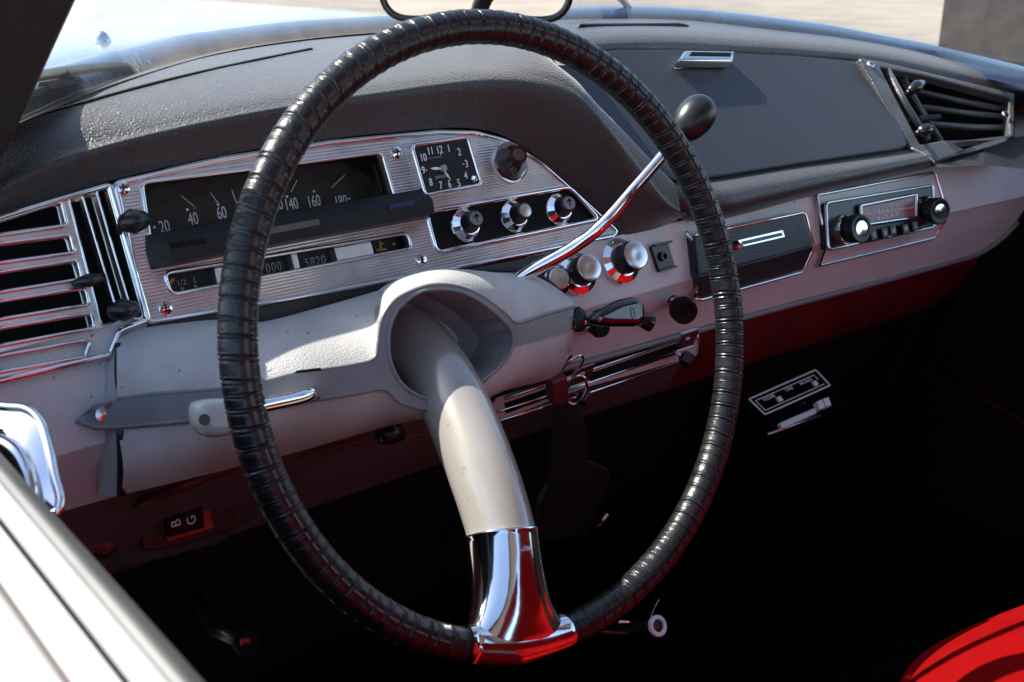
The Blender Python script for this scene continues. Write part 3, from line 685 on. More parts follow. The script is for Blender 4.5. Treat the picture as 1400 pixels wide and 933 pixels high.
frv = obj('vent_frame', FA.plate(vo, -.006, .004, .0008, holes=[list(h) for h in rowsv]+slots, r=.003, hr=.003), 'plain_alu', dv, 'auto')
obj('frame_trim', FA.trim(vo, .0022, .004, r=.003), 'chrome', frv, True)
for h in slots: obj('slot_trim', FA.trim(h, .0008, .0042, r=.003), 'chrome', frv, True)
for h in rowsv: obj('slat_trim', FA.trim(h, .0014, .0042, r=.003), 'chrome', frv, True)
for k in range(5): 
    a = FA.uv(-40, 330+40*k, -.02); obj('vane', FA.box(-.70, -.585, a[1]-.004, a[1]-.002, -.04, -.01), 'black', dv)
def lever(parent, a, b, c, w, r):
    l = obj('lever_knob', tube([FA.px(*a, w), FA.px(*[(a[0]+b[0])/2, (a[1]+b[1])/2], w+.004), FA.px(*b, w)], [r*.55, r, r*.6], n=14, smoothpath=5), 'black', parent, True)
    obj('lever_stem', tube([FA.px(*c, -.01), FA.px(*a, w)], .0022), 'black', l, True)
lever(dv, (165, 306), (198, 300), (160, 330), .018, .0085)
lever(dv, (150, 427), (185, 422), (168, 431), .012, .0075)
lever(dv, (103, 388), (138, 380), (100, 388), .008, .0045)

# ---------------------------------------------------------------- ashtray
ash = thing('ashtray', FA.px(1035, 400, 0), 'black closed ashtray drawer with slim chrome handle left of the radio', 'ashtray')
def ffpt(x, y, w):     # point on the folded fascia
    p = FA.px(x, y, w); return p if p[2] > .838 else FL.px(x, y, w)
at = [(952, 322), (1098, 292), (1112, 337), (957, 378)]; ab = [(957, 378), (1112, 337), (1098, 370), (962, 409)]
V, F = FA.plate(at, -.002, .011, .0012)
obj('lid', join(FA.plate([(950, 323), (1098, 292), (1111, 336), (956, 377)], -.002, .011, .001), FL.plate([(956, 378.5), (1111.5, 337.5), (1098, 369), (960, 409)], -.002, .0105, .001)), 'lid', ash)
obj('lid_trim', tube([FA.px(*p, .011) for p in ((950, 322), (1097, 291))]+[FA.px(1101, 294, .011), FA.px(1113, 337, .011), FL.px(1099, 369, .0105), FL.px(1094, 373, .0105), FL.px(960, 410, .0105), FL.px(950, 409, .0105)], .0016, n=8), 'chrome', ash, True)
obj('side_frame', tube([FA.px(938, 318, .006), FA.px(948, 330, .006), FA.px(960, 376, .006), FL.px(948, 409, .006)], .0022, n=8), 'satin', ash, True)
hnd = obj('handle', FA.plate([(1009, 329), (1070, 315), (1073, 324), (1016, 337)], .011, .016, .0, holes=[[(1013, 330.5), (1068.5, 318), (1070.5, 322.5), (1017, 335)]]), 'chrome', ash)
obj('handle_inlay', FA.plate([(1013, 330.5), (1068.5, 318), (1070.5, 322.5), (1017, 335)], .011, .0155), 'black', hnd)
obj('handle_tip', FA.plate([(1007, 336), (1016, 332), (1018, 338), (1009, 342)], .011, .018, .001), 'redplastic', hnd)

# ---------------------------------------------------------------- radio
rad = thing('car_radio', FA.px(1205, 345, 0), 'chrome framed push button radio with two round black knobs', 'radio')
def z4(x, y): return (1100+x/4.24, 180+y/4.24)
obj('surround', join(FA.plate([z4(65, 372), z4(748, 242), z4(808, 430), z4(128, 640)], 0, .003, .0006), FL.plate([z4(128, 644), z4(808, 434), z4(752, 618), z4(85, 778)], 0, .0028, .0006)), 'fascialow', rad)
obj('outer_trim', tube([FA.px(*z4(*p), .0035) for p in ((128, 642), (68, 378), (76, 368), (742, 240), (756, 246), (800, 400), (812, 432))]+[FL.px(*z4(*p), .0035) for p in ((815, 470), (812, 520), (760, 605), (745, 620), (90, 776), (84, 772), (128, 650))], .0019, True), 'chrome', rad, True)
inn = [z4(122, 415), z4(742, 312), z4(750, 555), z4(138, 686)]
obj('front_plate', FA.plate(inn, .0, .010, .001, r=.004), 'black', rad, 'auto')
obj('inner_trim', FA.trim(inn, .0017, .010, r=.005), 'chrome', rad, True)
dl = [z4(322, 432), z4(645, 366), z4(646, 498), z4(330, 545)]
dd = obj('tuning_dial', FA.plate(dl, .010, .013, .0005), mat('smoky_dial', (.28, .12, .11), .25, spec=.5, vary=.3, vscale=80), rad, 'auto')
obj('dial_trim', FA.trim(dl, .0022, .0135, r=.002), 'chrome', dd, True)
obj('dial_print', join(FA.line(z4(335, 482), z4(632, 440), .0133, .0008), FA.line(z4(424, 432), z4(430, 510), .0133, .0009), FA.text('6   7   10   13   16', *z4(480, 447), .0052, .0131, 1.0), FA.text('88  92  98  102  104', *z4(480, 490), .0052, .0131, 1.0)), 'white', dd)
obj('dial_pointer', FA.plate([z4(612, 468), z4(642, 462), z4(642, 486), z4(612, 490)], .013, .0142), 'redprint', dd)
for base, tip in ((z4(232, 566), z4(332, 562)), (z4(694, 455), z4(788, 463))):
    b = Vector(FA.px(*base, .01)); t = Vector(FA.px(*tip, .034)); ax = (t-b).normalized(); L = (t-b).length
    kn = obj('tuning_knob', lathe([(.0135, L*.3), (.0150, L*.36), (.0155, L*.9), (.0142, L), (.0095, L), (.008, L*.96)], b, ax, 36), 'black', rad, 'auto')
    obj('chrome_collar', lathe([(.0165, 0), (.0165, L*.12), (.0150, L*.3), (.012, L*.32)], b, ax, 24), 'chrome', kn)
    obj('knob_face', lathe([(.0085, 0), (.0083, .001), (.0004, .0015)], b+ax*L*.965, ax, 28), 'chrome', kn, 'auto')
for (x, y), c in (((405, 605), 'K'), ((470, 592), 'K'), ((517, 578), 'U'), ((590, 570), 'M'), ((645, 552), 'L')):
    u0, v0 = FA.uv(*z4(x, y-4), .02)
    bt = obj('push_button', FA.box(u0-.0058, u0+.0058, v0-.0056, v0+.0056, .008, .020, .001), 'black', rad)
    obj('button_letter', FA.text(c, *z4(x, y-4), .0075, .0201, 1.0), 'white', bt)

# ---------------------------------------------------------------- passenger air vent
FV = Frame(FG.px(1235, 150, 0), 42)
pv = thing('passenger_air_vent', FV.px(1300, 200, 0), 'black trapezoid air vent with grille bars at the passenger end of the dashboard', 'air vent')
po = [(1175, 79), (1205, 84), (1262, 97), (1388, 128), (1386, 186), (1345, 198), (1278, 221), (1246, 203)]
ph = [(1203, 92), (1262, 103), (1380, 134), (1382, 184), (1352, 190), (1288, 192), (1258, 198)]
ph2 = [(1303, 196), (1376, 188), (1372, 192), (1324, 207)]
obj('frame', FV.plate(po, -.006, .006, .002, holes=[ph, ph2], r=.004, hr=.003), 'roll', pv, 'auto')
obj('cavity', FV.plate([(1190, 80), (1395, 125), (1390, 200), (1270, 220)], -.06, -.055), 'matt', pv)
for a, b in (((1250, 124), (1372, 150)), ((1262, 147), (1374, 160)), ((1270, 170), (1374, 175)), ):
    obj('grille_bar', tube([FV.px(*a, -.010), FV.px((a[0]+b[0])/2, (a[1]+b[1])/2+1, -.010), FV.px(*b, -.008)], .0035, n=8), 'roll', pv, True)
    obj('bar_vane', FV.plate([a, b, (b[0], b[1]+4), (a[0], a[1]+5)], -.04, -.012), 'black', pv)
obj('crossbar', tube([FV.px(1232, 102, -.004), FV.px(1252, 140, -.004), FV.px(1286, 194, -.004)], .0042, n=8), 'roll', pv, True)
obj('crossbar', tube([FV.px(1212, 96, .002), FV.px(1236, 140, .002), FV.px(1268, 192, .002)], .0045, n=6), 'roll', pv, True)
for a, b, c, r in (((1243, 126), (1263, 113), (1238, 131), .0075), ((1256, 182), (1275, 176), (1250, 183), .008)):
    l = obj('lever_knob', tube([FV.px(*a, .012), FV.px((a[0]+b[0])/2, (a[1]+b[1])/2-1, .018), FV.px(*b, .016)], [r*.7, r, r*.4], n=12, smoothpath=5), 'gloss', pv, True)
    obj('lever_stem', tube([FV.px(*c, -.005), FV.px(*a, .012)], .003), 'black', l, True)
obj('slide_tab', tube([FV.px(1258, 163, .004), FV.px(1284, 160, .010)], [.004, .0035], n=6), 'black', pv)
for p in ((1190, 89), (1374, 157)): screw(pv, FV, p, .0045, .006)
# end of the padded dash beside the vent
obj('padded_end', loft([[PY(1388, 128, .24), PY(1480, 152, .22)], [PY(1388, 158, .19), PY(1480, 180, .11)], [PY(1386, 186, .16), PY(1480, 205, .14)], [PY(1384, 205, .15), PY(1480, 222, .13)], [PY(1384, 222, .165), PY(1480, 228, .145)]]), 'pad', dash, True)
obj('vent_underside', loft([[FV.px(*p, -.004) for p in ((1246, 206), (1278, 222), (1345, 199), (1400, 186))], [PY(1262, 226, .18), PY(1285, 229, .11), PY(1345, 226, .11), PY(1410, 232, .11)]]), 'pillar', dash)

# ---------------------------------------------------------------- column shroud
shr = thing('column_shroud', FA.px(450, 600, .04), 'light grey moulded steering column cover with darker band and round opening', 'column cover')
s_top = [(160, 462), (200, 448), (300, 437), (353, 441), (446, 418), (527, 395), (588, 383), (666, 376), (716, 374), (743, 385), (766, 401), (781, 416)]
b_top = [(160, 546), (215, 539), (305, 532), (360, 522), (405, 511), (479, 500), (511, 491), (517, 470), (521, 440), (533, 418), (550, 404), (585, 391), (619, 391), (654, 403), (689, 428), (706, 442), (743, 431), (785, 420)]
b_left = [(104, 575), (131, 585), (176, 583), (305, 570), (437, 546), (485, 538), (519, 532), (531, 535), (546, 549), (565, 556), (590, 560), (628, 552), (669, 518)]
hole = [(531, 466), (534, 445), (546, 421), (573, 400), (600, 396), (627, 399), (654, 411), (681, 432), (699, 453), (701, 472), (690, 493), (666, 516), (628, 540), (585, 546), (550, 526), (534, 495)]
b_right = [(669, 518), (704, 474), (781, 452)]
s_bot = [(165, 677), (250, 657), (330, 637), (389, 623), (527, 584), (588, 569), (681, 537), (762, 512), (778, 462)]
WFx = [60, 104, 160, 215, 305, 360, 420, 480, 540, 600, 660, 720, 785, 840]; WFw = [.0, .004, .016, .032, .054, .063, .071, .077, .081, .081, .075, .064, .052, .045]
_wx = np.linspace(60, 840, 400); _ww = np.interp(_wx, WFx, WFw)
for _ in range(60): _ww[1:-1] = (_ww[:-2]+2*_ww[1:-1]+_ww[2:])/4
wf = lambda x: float(np.interp(x, _wx, _ww))
def ycurve(pl, n=200):
    R = resample(pl, n); o = np.argsort(R[:, 0]); return lambda x: float(np.interp(x, R[o, 0], R[o, 1]))
rs = lambda pl, n: [tuple(p) for p in resample(pl, n)]
yt, yb = ycurve(s_top), ycurve(b_top)
wtop = lambda x: float(np.interp(x, [160, 200, 300, 500, 650, 720, 785], [.002, .004, .007, .010, .014, .020, .030]))
bt = rs(b_top, 130); rows = []
tx = np.linspace(0, 1, 130); st_ = rs(s_top, 130)
for t in (0, .06, .14, .25, .4, .55, .7, .84, .94, 1.0):
    row = []
    for k in range(130):
        a, b = st_[k], bt[k]
        # points run back along the column, so pair by arc position blended with picture x
        ax_, ay_ = (b[0], yt(b[0])) if 160 < b[0] < 781 else a
        wa, wb = wtop(ax_), wf(b[0]); A3, B3 = np.array(FA.px(ax_, ay_, wa)), np.array(FA.px(b[0], b[1], wb))
        row.append(A3*(1-t)+B3*t+(FA.n*.55+FA.v*.8)*.011*math.sin(math.pi*t)**.8*min(1, np.linalg.norm(A3-B3)/.06))
    rows.append(row)
sh_u = obj('upper_cover', loft(rows), 'shroud', shr, True)
holeR = [tuple(p) for p in resample(hole+[hole[0]], 90)][:-1]
shf2 = lambda x, y: FA.px(x, y, wf(x)+.0015)
bandp = rs(b_top[:16], 90)+[(743, 431), (785, 420), (781, 452), (704, 474), (669, 518), (628, 552)]+rs(b_left[:-2], 60)[::-1]
bnd = obj('band', patch(bandp, shf2, 9, holes=[holeR], edge=5), 'band', shr, True)
obj('band_edge', join(tube([FA.px(x, y, wf(x)+.0003) for x, y in rs(b_top, 120)], .0016, n=8), tube([FA.px(x, y, wf(x)+.0003) for x, y in [(104, 576)]+rs(b_left[1:-1], 80)], .0016, n=8)), 'band', shr, True)
lowl = rs([(160, 586)]+b_left[2:-1]+[(669, 518), (704, 474), (781, 452)], 110); lo = rs(s_bot, 110); rows = []
for t in (0, .08, .2, .4, .6, .8, .93, 1):
    row = []
    for k in range(110):
        a, b = lowl[k], lo[k]; A3 = np.array(FA.px(a[0], a[1], wf(a[0])-.0005)); B3 = np.array(FA.px(b[0], b[1], float(np.interp(b[0], [160, 300, 480, 780], [.004, .022, .034, .026]))))
        row.append(A3*(1-t)+B3*t+(FA.n*.8-FA.v*.4)*.009*math.sin(math.pi*t)*min(1, np.linalg.norm(A3-B3)/.05))
    rows.append(row)
obj('lower_cover', loft(rows), 'shroud', shr, True)
rim0 = [shf2(*p) for p in holeR]
shf = lambda x, y: FA.px(x, y, wf(x))
axw = np.array([0, .9, -.28])
obj('opening_wall', loft([rim0, [p+axw*.004 for p in rim0], [p+axw*.05 for p in rim0], [p*.92+np.mean(rim0, 0)*.08+axw*.10 for p in rim0]], False), mat('opening_plastic', (.50, .48, .47), .45, bump=.2, bscale=500, vary=.15, vscale=30, specks=.9), shr, True)
V, F = loft([rim0+[rim0[0]], [p+axw*.05 for p in rim0+[rim0[0]]], [p*.9+np.mean(rim0, 0)*.1+axw*.12 for p in rim0+[rim0[0]]]]); 
obj('opening_back', (V, F), 'shroud', shr, True)
obj('opening_lip', tube(rim0, .0014, True, 6), 'band', shr, True)
# end cap where the shroud meets the dash at left, and its dark joint
obj('joint', tube([FA.px(163, 470, .008), FA.px(160, 500, .011), FA.px(163, 545, .014)], .002, n=6, smoothpath=4), 'pillar', shr, True)
obj('joint', tube([FA.px(165, 588, .016), FA.px(167, 630, .012), FA.px(166, 676, .004)], .0032, n=6, smoothpath=4), 'pillar', shr, True)
# left closing piece
side = [(160, 462), (160, 500), (160, 546), (161, 586), (165, 630), (165, 677)]; sw_ = [.002, .012, .016, .016, .012, .004]
obj('end_wall', loft([[FA.px(x, y, c) for (x, y), c in zip(side, sw_)], [FA.px(x-30, y+2, -.01) for x, y in side]]), 'shroud', shr, True)
tipb = [(160, 546), (128, 554), (104, 576), (131, 587), (176, 584)]
obj('band_tip', patch([(162, 546), (128, 554), (104, 576), (131, 587), (162, 586)], lambda x, y: FA.px(x, y, np.interp(x, [100, 165], [.004, .018])), 8), 'band', shr, True)
sc_ = FA.px(140, 567, .012); obj('screw', lathe([(.005, 0), (.0048, .0015), (.001, .0025)], sc_, FA.n, 18), 'satin', shr, 'auto')
obj('slot', patch([(400, 511), (405, 507), (437, 503), (439, 507)], lambda x, y: shf2(x, y)+np.array([0, -.001, .0004]), 6), 'matt', shr)
obj('stalk_slot', patch([(412, 541), (416, 533), (433, 530), (436, 545), (424, 550)], lambda x, y: shf2(x, y)+np.array([0, -.001, .0003]), 6), 'matt', shr)
# thin dark edge on the top right of the shroud
obj('edge_seal', tube([FA.px(*p, .024) for p in ((640, 372), (690, 369), (725, 371), (752, 388), (768, 402), (783, 417))], .0022, n=8, smoothpath=5), 'rubber', shr, True)

# ---------------------------------------------------------------- steering wheel
T = R_(17.3); E2 = np.array([0, math.sin(T), math.cos(T)]); NW = np.array([0, -math.cos(T), math.sin(T)]); E1 = np.array([1., 0, 0]); RW = .2
whl = thing('steering_wheel', W0, 'large single spoke steering wheel with rim wrapped in black laced leather', 'steering wheel')
A0 = R_(253.8); SPAN = .215
def rimpt(th, r, ph):   # ph = 0 faces the driver, pi/2 outwards
    d = math.cos(th)*E1+math.sin(th)*E2; return W0+d*(RW+r*math.sin(ph))+NW*r*math.cos(ph)
NWRAP = 118; PER = 20; NP = 22; V, F = [], []; NT = NWRAP*PER; r0 = .0107
BND = np.array([0]+[q_+random.uniform(-.27, .27) for q_ in range(1, NWRAP)]+[NWRAP]); jit = [random.uniform(-.22, .22) for _ in range(NWRAP+1)]; jam = [random.uniform(.7, 1.3) for _ in range(NWRAP+1)]
for i in range(NT+1):
    th = A0+SPAN*.9+(2*math.pi-2*SPAN*.9)*i/NT; s = i/PER; k = int(np.searchsorted(BND, s, side='right'))-1; k = min(max(k, 0), NWRAP-1); f = (s-BND[k])/(BND[k+1]-BND[k])
    for q in range(NP):
        ph = 2*math.pi*q/NP
        tw = f+.10*math.sin(ph)+jit[k]*.25*math.sin(2*ph+k)
        d1 = ((tw-.5+.5) % 1.0); d1 = min(d1, 1-d1); d2 = abs(((tw+.5-.22) % 1.0)-.5)
        r = r0*(1-.085*jam[k]*math.exp(-(d1/.055)**2)-.05*math.exp(-(d2/.04)**2)+.045*math.exp(-((d1-.105)/.035)**2)+.012*math.sin(math.pi*f))
        dph = min(ph, 2*math.pi-ph)
        r -= r0*.10*math.exp(-((dph)/.12)**2)
        V.append(rimpt(th, r, ph))
for i in range(NT):
    for q in range(NP): F.append([i*NP+q, i*NP+(q+1) % NP, (i+1)*NP+(q+1) % NP, (i+1)*NP+q])
rim = obj('rim', (V, F), 'leather', whl, True)
gl = []
for k in range(NWRAP):
    th = A0+SPAN*.9+(2*math.pi-2*SPAN*.9)*(BND[k]+BND[k+1])/2/NWRAP; dt = (2*math.pi)/NWRAP*.33*(BND[k+1]-BND[k])
    if k < 3 or k > NWRAP-3: continue
    pts = []
    for ph in (-.17, .11):
        for tt in (th-dt, th+dt): pts.append(tt); 
    rr = r0*.99; q = [rimpt(th-dt, rr, -.11), rimpt(th+dt, rr, -.13), rimpt(th+dt, rr, .11), rimpt(th-dt, rr, .13)]
    q2 = [rimpt(th-dt, rr*.85, -.11), rimpt(th+dt, rr*.85, -.13), rimpt(th+dt, rr*.85, .11), rimpt(th-dt, rr*.85, .13)]
    m1 = [rimpt(th-dt, rr*1.035, 0), rimpt(th+dt, rr*1.035, 0)]
    gl.append((q+q2+m1, [[0, 1, 9, 8], [8, 9, 2, 3], [0, 4, 5, 1], [3, 2, 6, 7], [0, 8, 3, 7, 4], [1, 5, 6, 2, 9]]))
obj('lacing', join(*gl), 'lace', rim)
# spoke, solved in the plane through the wheel axis and the joint
d0 = math.cos(A0)*E1+math.sin(A0)*E2; pn = np.cross(d0, NW)
cp = [onplane(x, y, W0, pn) for x, y in ((693, 765), (686, 730), (670, 675), (650, 620), (627, 565), (603, 518), (577, 480), (556, 458))]
SP = catmull([Vector(p) for p in cp], 10)
obj('spoke', tube(SP, [.0222, .0228, .0236, .0242, .0246, .0246, .0242, .024], n=32), 'spoke', whl, True)
# chrome clamp: sleeve round the rim and neck up to the spoke
rows = []
for i in range(25):
    th = A0-SPAN+2*SPAN*i/24; e = abs(i-12)/12; rr = .0133+.0020*(.5+.5*math.cos(math.pi*e))-(.0012 if e > .95 else 0)
    rows.append([rimpt(th, rr, 2*math.pi*q/28) for q in range(28)])
V, F = loft(rows, True); F += [list(range(28)), [24*28+k for k in range(28)]]
c0 = W0+d0*(RW+.001); c1 = np.array(cp[1]); c2 = np.array(cp[0]); ax0 = (c1-c0); tang = np.cross(NW, d0); tang = tang/np.linalg.norm(tang)
secs = []
for t_, a_, b_ in ((-.05, .0455, .0120), (-.01, .0452, .0146), (.04, .0440, .0156), (.09, .0420, .0163), (.14, .0393, .0170), (.20, .0360, .0179), (.27, .0328, .0190), (.35, .0301, .0201), (.46, .0275, .0213), (.6, .0256, .0225), (.78, .0246, .0236), (.95, .0245, .0244), (.99, .0248, .0247), (1.0, .0250, .0249), (1.012, .0246, .0245), (1.01, .0222, .0222)):
    c = c0+ax0*t_; dd_ = ax0/np.linalg.norm(ax0); s1 = tang-dd_*np.dot(tang, dd_); s1 /= np.linalg.norm(s1); s2 = np.cross(dd_, s1)
    secs.append([c+s1*a_*math.copysign(abs(math.cos(2*math.pi*q/40))**.9, math.cos(2*math.pi*q/40))+s2*b_*math.copysign(abs(math.sin(2*math.pi*q/40))**.9, math.sin(2*math.pi*q/40)) for q in range(40)])
obj('spoke_clamp', join((V, F), loft(secs, True)), 'chrome', whl, True)

# ---------------------------------------------------------------- levers
ge = thing('gear_selector', FA.px(722, 372, .03), 'chrome gear selector rod with round black ball knob above the column', 'gear lever')
gp = [(706, 384, .030), (735, 366, .045), (786, 337, .066), (822, 309, .083), (868, 257, .098), (912, 206, .108), (945, 168, .115)]
obj('rod', tube([FA.px(*p) for p in gp], [.0058, .0056, .0054, .0052, .0049, .0046, .0044], n=16, smoothpath=8), 'chrome', ge, True)
a, b = Vector(FA.px(926, 188, .110)), Vector(FA.px(969, 138, .120)); c = (a+b)/2; ax = (b-a).normalized(); L = (b-a).length/2
prof = [(.0158*math.sin(math.pi*k/16)**.85*(1.0+.10*math.cos(math.pi*k/16)*-1), -L*math.cos(math.pi*k/16)) for k in range(17)]; prof[0] = (.005, -L); prof[-1] = (.0004, L)
obj('ball_knob', lathe(prof, c, ax, 40), 'black', ge, True)

st = thing('indicator_stalk', FA.px(425, 540, .08), 'chrome stalk with ivory paddle left of the column', 'stalk')
obj('rod', tube([FA.px(424, 541, .066), FA.px(427, 538, .080), FA.px(420, 540, .088), FA.px(400, 546, .092), FA.px(366, 553, .098), FA.px(325, 562, .104)], .0046, n=12, smoothpath=6), 'chrome', st, True)
pd = [(270, 562), (273, 550), (290, 545), (335, 544), (352, 552), (350, 578), (335, 592), (300, 599), (285, 596), (273, 582)]
pad_ = obj('paddle', FA.plate(pd, .098, .118, .006, r=.004), 'ivory', st, 'auto')
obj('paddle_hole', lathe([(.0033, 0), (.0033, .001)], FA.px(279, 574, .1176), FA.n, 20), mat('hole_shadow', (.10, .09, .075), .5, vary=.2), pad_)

ws = thing('wiper_stalk', FA.px(790, 440, .05), 'short chrome stalk with black teardrop paddle marked 0 right of the column', 'stalk')
obj('rod', tube([FA.px(778, 444, .045), FA.px(800, 440, .052), FA.px(822, 434, .058)], .0045, n=12), 'chrome', ws, True)
wp_ = [(811, 436), (822, 424), (850, 410), (872, 405), (884, 412), (886, 437), (876, 446), (840, 446), (816, 443)]
pa = obj('paddle', FA.plate(wp_, .050, .066, .006, r=.003), 'gloss', ws, 'auto')
obj('paddle_mark', FA.text('0', 866, 429, .016, .0662, .75), 'grey', pa)
obj('paddle_tip', lathe([(.006, 0), (.0075, .006), (.008, .010), (.0055, .0105), (.004, .008)], FA.px(876, 437, .056), Vector((.8, -.3, -.35)), 20), 'gloss', ws, 'auto')
obj('stalk_boot', lathe([(.010, 0), (.0105, .006), (.007, .010)], FA.px(784, 438, .044), Vector((.8, -.5, .1)), 20), 'rubber', ws, 'auto')

# ---------------------------------------------------------------- keys
ky = thing('key_bunch', FL.px(776, 480, .03), 'car key with ring, red tag and black leather fob hanging beside the column', 'keys')
obj('key', FL.plate([(772, 470), (777, 468), (785, 492), (778, 499), (770, 494)], .028, .031, .0008), 'satin', ky)
obj('key_ring', tube([FL.P(FL.uv(780, 505, .03)[0]+.012*math.cos(a), FL.uv(780, 505, .03)[1]+.017*math.sin(a), .03+.004*math.sin(a)) for a in np.linspace(0, 2*math.pi, 25)[:-1]], .0013, True), 'chrome', ky, True)
obj('key_ring', tube([FL.P(FL.uv(784, 530, .03)[0]+.007*math.cos(a), FL.uv(784, 530, .03)[1]+.016*math.sin(a), .034+.005*math.cos(a)) for a in np.linspace(0, 2*math.pi, 25)[:-1]], .0013, True), 'chrome', ky, True)
obj('red_tag', FL.plate([(756, 524), (776, 516), (779, 549), (758, 555)], .024, .036, .0015), mat('worn_red_tag', (.16, .03, .03), .35, vary=.3, vscale=60), ky)
obj('leather_fob', join(FL.plate([(764, 556), (780, 545), (797, 560), (805, 610), (805, 650), (770, 690), (752, 690), (760, 600)], .018, .026, .002, r=.005), FL.plate([(765, 640), (806, 630), (836, 645), (832, 668), (815, 700), (800, 735), (735, 740), (738, 690)], .012, .020, .002, r=.006)), mat('black_fob_leather', (.022, .021, .02), .5, spec=.3, bump=.3, bscale=400, vary=.3, vscale=50), ky, 'auto')
obj('key_stem', tube([FL.px(815, 728, .02), FL.px(830, 702, .02)], .003, n=8), 'satin', ky, True)

# ---------------------------------------------------------------- kick panel switches
obj('switch_bracket', FS.plate([(120, 712), (300, 655), (340, 640), (352, 700), (300, 745), (128, 790)], -.01, 0, .002), mat('dark_green_black', (.016, .016, .017), .6, vary=.3, vscale=30), dash)
fs = thing('fuel_switch', FS.px(252, 735, 0), 'red framed rocker switch marked B and G under the dashboard', 'switch')
obj('base', FS.plate([(186, 712), (214, 702), (290, 676), (318, 668), (326, 722), (222, 752), (196, 752)], 0, .004, .001), 'black', fs)
obj('bezel', FS.plate([(212, 700), (284, 680), (293, 723), (229, 742)], .004, .008, .001, r=.002), 'redplastic', fs, 'auto')
ro = obj('rocker', FS.plate([(222, 700), (278, 684), (281, 722), (229, 736)], .008, .013, .002, r=.002), 'gloss', fs, 'auto')
obj('letter', join(FS.text('B', 241, 715.5, .0105, .0131, 1, R_(90)), FS.text('G', 262, 711, .0100, .0131, 1, R_(90))), 'white', ro)
wl2 = thing('warning_light', FS.px(140, 745, 0), 'small round dull red warning light beside the door', 'warning light')
obj('ring', lathe([(.011, 0), (.011, .003), (.0085, .004)], FS.px(140, 742, 0), FS.n, 24), 'black', wl2, 'auto')
obj('lens', lathe([(.008, 0), (.0075, .004), (.004, .006), (.0004, .0066)], FS.px(140, 742, .002), FS.n, 24), mat('dull_red_lens', (.25, .04, .05), .3, vary=.3, vscale=60), wl2, 'auto')

# ---------------------------------------------------------------- cassette player and badge
cs = thing('cassette_player', FK.px(1090, 580, -.03), 'black cassette player with white outlined controls hung below the dashboard', 'cassette player')
obj('case', join(FK.plate([(1016, 545), (1117, 498), (1143, 530), (1045, 575)], -.05, -.0005, .002), FK.plate([(1046, 575), (1143, 531), (1155, 556), (1060, 602)], -.05, -.004, .001)), 'carpet', cs)
ok = [(1024, 546), (1115, 506), (1135, 527), (1046, 567)]
obj('outline', FK.trim(ok, .0011, 0.0005, r=.002, n=6), 'white', cs, True)
def kin(u, v):   # position inside the outline, bilinear
    a, b, c, d = [np.array(p, float) for p in ok]; return tuple((a*(1-u)+b*u)*(1-v)+(d*(1-u)+c*u)*v)
obj('inner_line', join(*[FK.line(kin(*a), kin(*b), .0005, .0011) for a, b in (((.05, .2), (.93, .2)), ((.93, .2), (.93, .5)), ((.05, .82), (.95, .82)), ((.05, .2), (.05, .82)))]), 'white', cs)
obj('lettering', join(FK.text('VOLUME', *kin(.22, .34), .0055, .0003), FK.text('TONE', *kin(.52, .34), .0055, .0003), FK.text('BALANCE', *kin(.78, .34), .0055, .0003), FK.text('DYNAMIC', 1084, 554, .0095, -.003)), 'white', cs)
for u in (.30, .84):
    U0, V0 = FK.uv(*kin(u, .62), 0); obj('slider', FK.box(U0-.0035, U0+.0035, V0-.003, V0+.003, 0, .003, .0005), 'white', cs)
obj('tape_door', FK.plate([(1066, 578), (1114, 557.5), (1117, 565), (1070, 586)], -.004, .002, .001), 'ivory', cs)
obj('bottom_strip', tube([FK.px(1050, 594, -.003), FK.px(1090, 580, -.003), FK.px(1122, 568, -.003)], .0015, n=6), 'plain_alu', cs, True)
for q in ([(1117, 549), (1124, 546), (1128, 557), (1121, 560)], [(1126, 545), (1133, 543), (1137, 554), (1130, 556)]): obj('button', FK.plate(q, -.004, .004, .0006), 'white', cs)

FB = Frame((-.18, .06, .565), 35)
bdg = thing('pedal_button', FB.px(897, 870, -.02), 'oval white ringed pedal button with dark centre in the footwell', 'pedal button')
bc = FB.uv(897, 856.5, 0); ring = [(bc[0]+.0100*math.cos(a), bc[1]+.0098*math.sin(a)) for a in np.linspace(0, 2*math.pi, 29)[:-1]]; rin = [(bc[0]+.0060*math.cos(a), bc[1]+.0056*math.sin(a)) for a in np.linspace(0, 2*math.pi, 29)[:-1]]
obj('ring', FB.curve([ring, rin], 0, .004, .001), mat('bright_white_ring', (.85, .85, .85), .3, vary=.05), bdg)
fc = obj('centre', FB.curve([rin], 0, .002), 'dial', bdg)
obj('centre_mark', FB.text('22', 897, 856.5, .006, .002, 1), 'redprint', fc)
obj('stem', tube([FB.P(bc[0], bc[1], 0), FB.P(bc[0]+.01, bc[1], -.08)], .006, n=10), 'matt', bdg, True)
obj('cable', tube([FB.px(890, 842, 0), FB.px(895, 830, 0), FB.px(901, 820, 0)], .0005, n=5), 'satin', bdg)
pl = thing('foot_pedal', (-.5, .2, .5), 'black pedal in the dark footwell with a painted red glint', 'pedal')
q = PY(337, 880, .2)
obj('pad', lathe([(.010, 0), (.011, .003), (.010, .006), (.002, .007)], q, Vector((-.2, -.7, .6)), 24), 'matt', pl, 'auto')
obj('arm', tube([Vector(q), Vector(q)+Vector((.0, .06, -.02)), Vector(q)+Vector((.01, .2, .02))], .006, n=10), 'black', pl, True)
obj('painted_glint', tube([PY(330, 878, .19), PY(340, 876, .19)], .003), 'redplastic', pl, True)  # red stub coloured in place of a glint on the pedal
ct = thing('handle_rod', PY(845, 858, .05), 'thin red glinting rods behind the lower wheel rim', 'rod')
obj('upper_rod', tube([PY(846, 851, .05), PY(872, 852, .05)], .0018), 'chrome', ct, True)
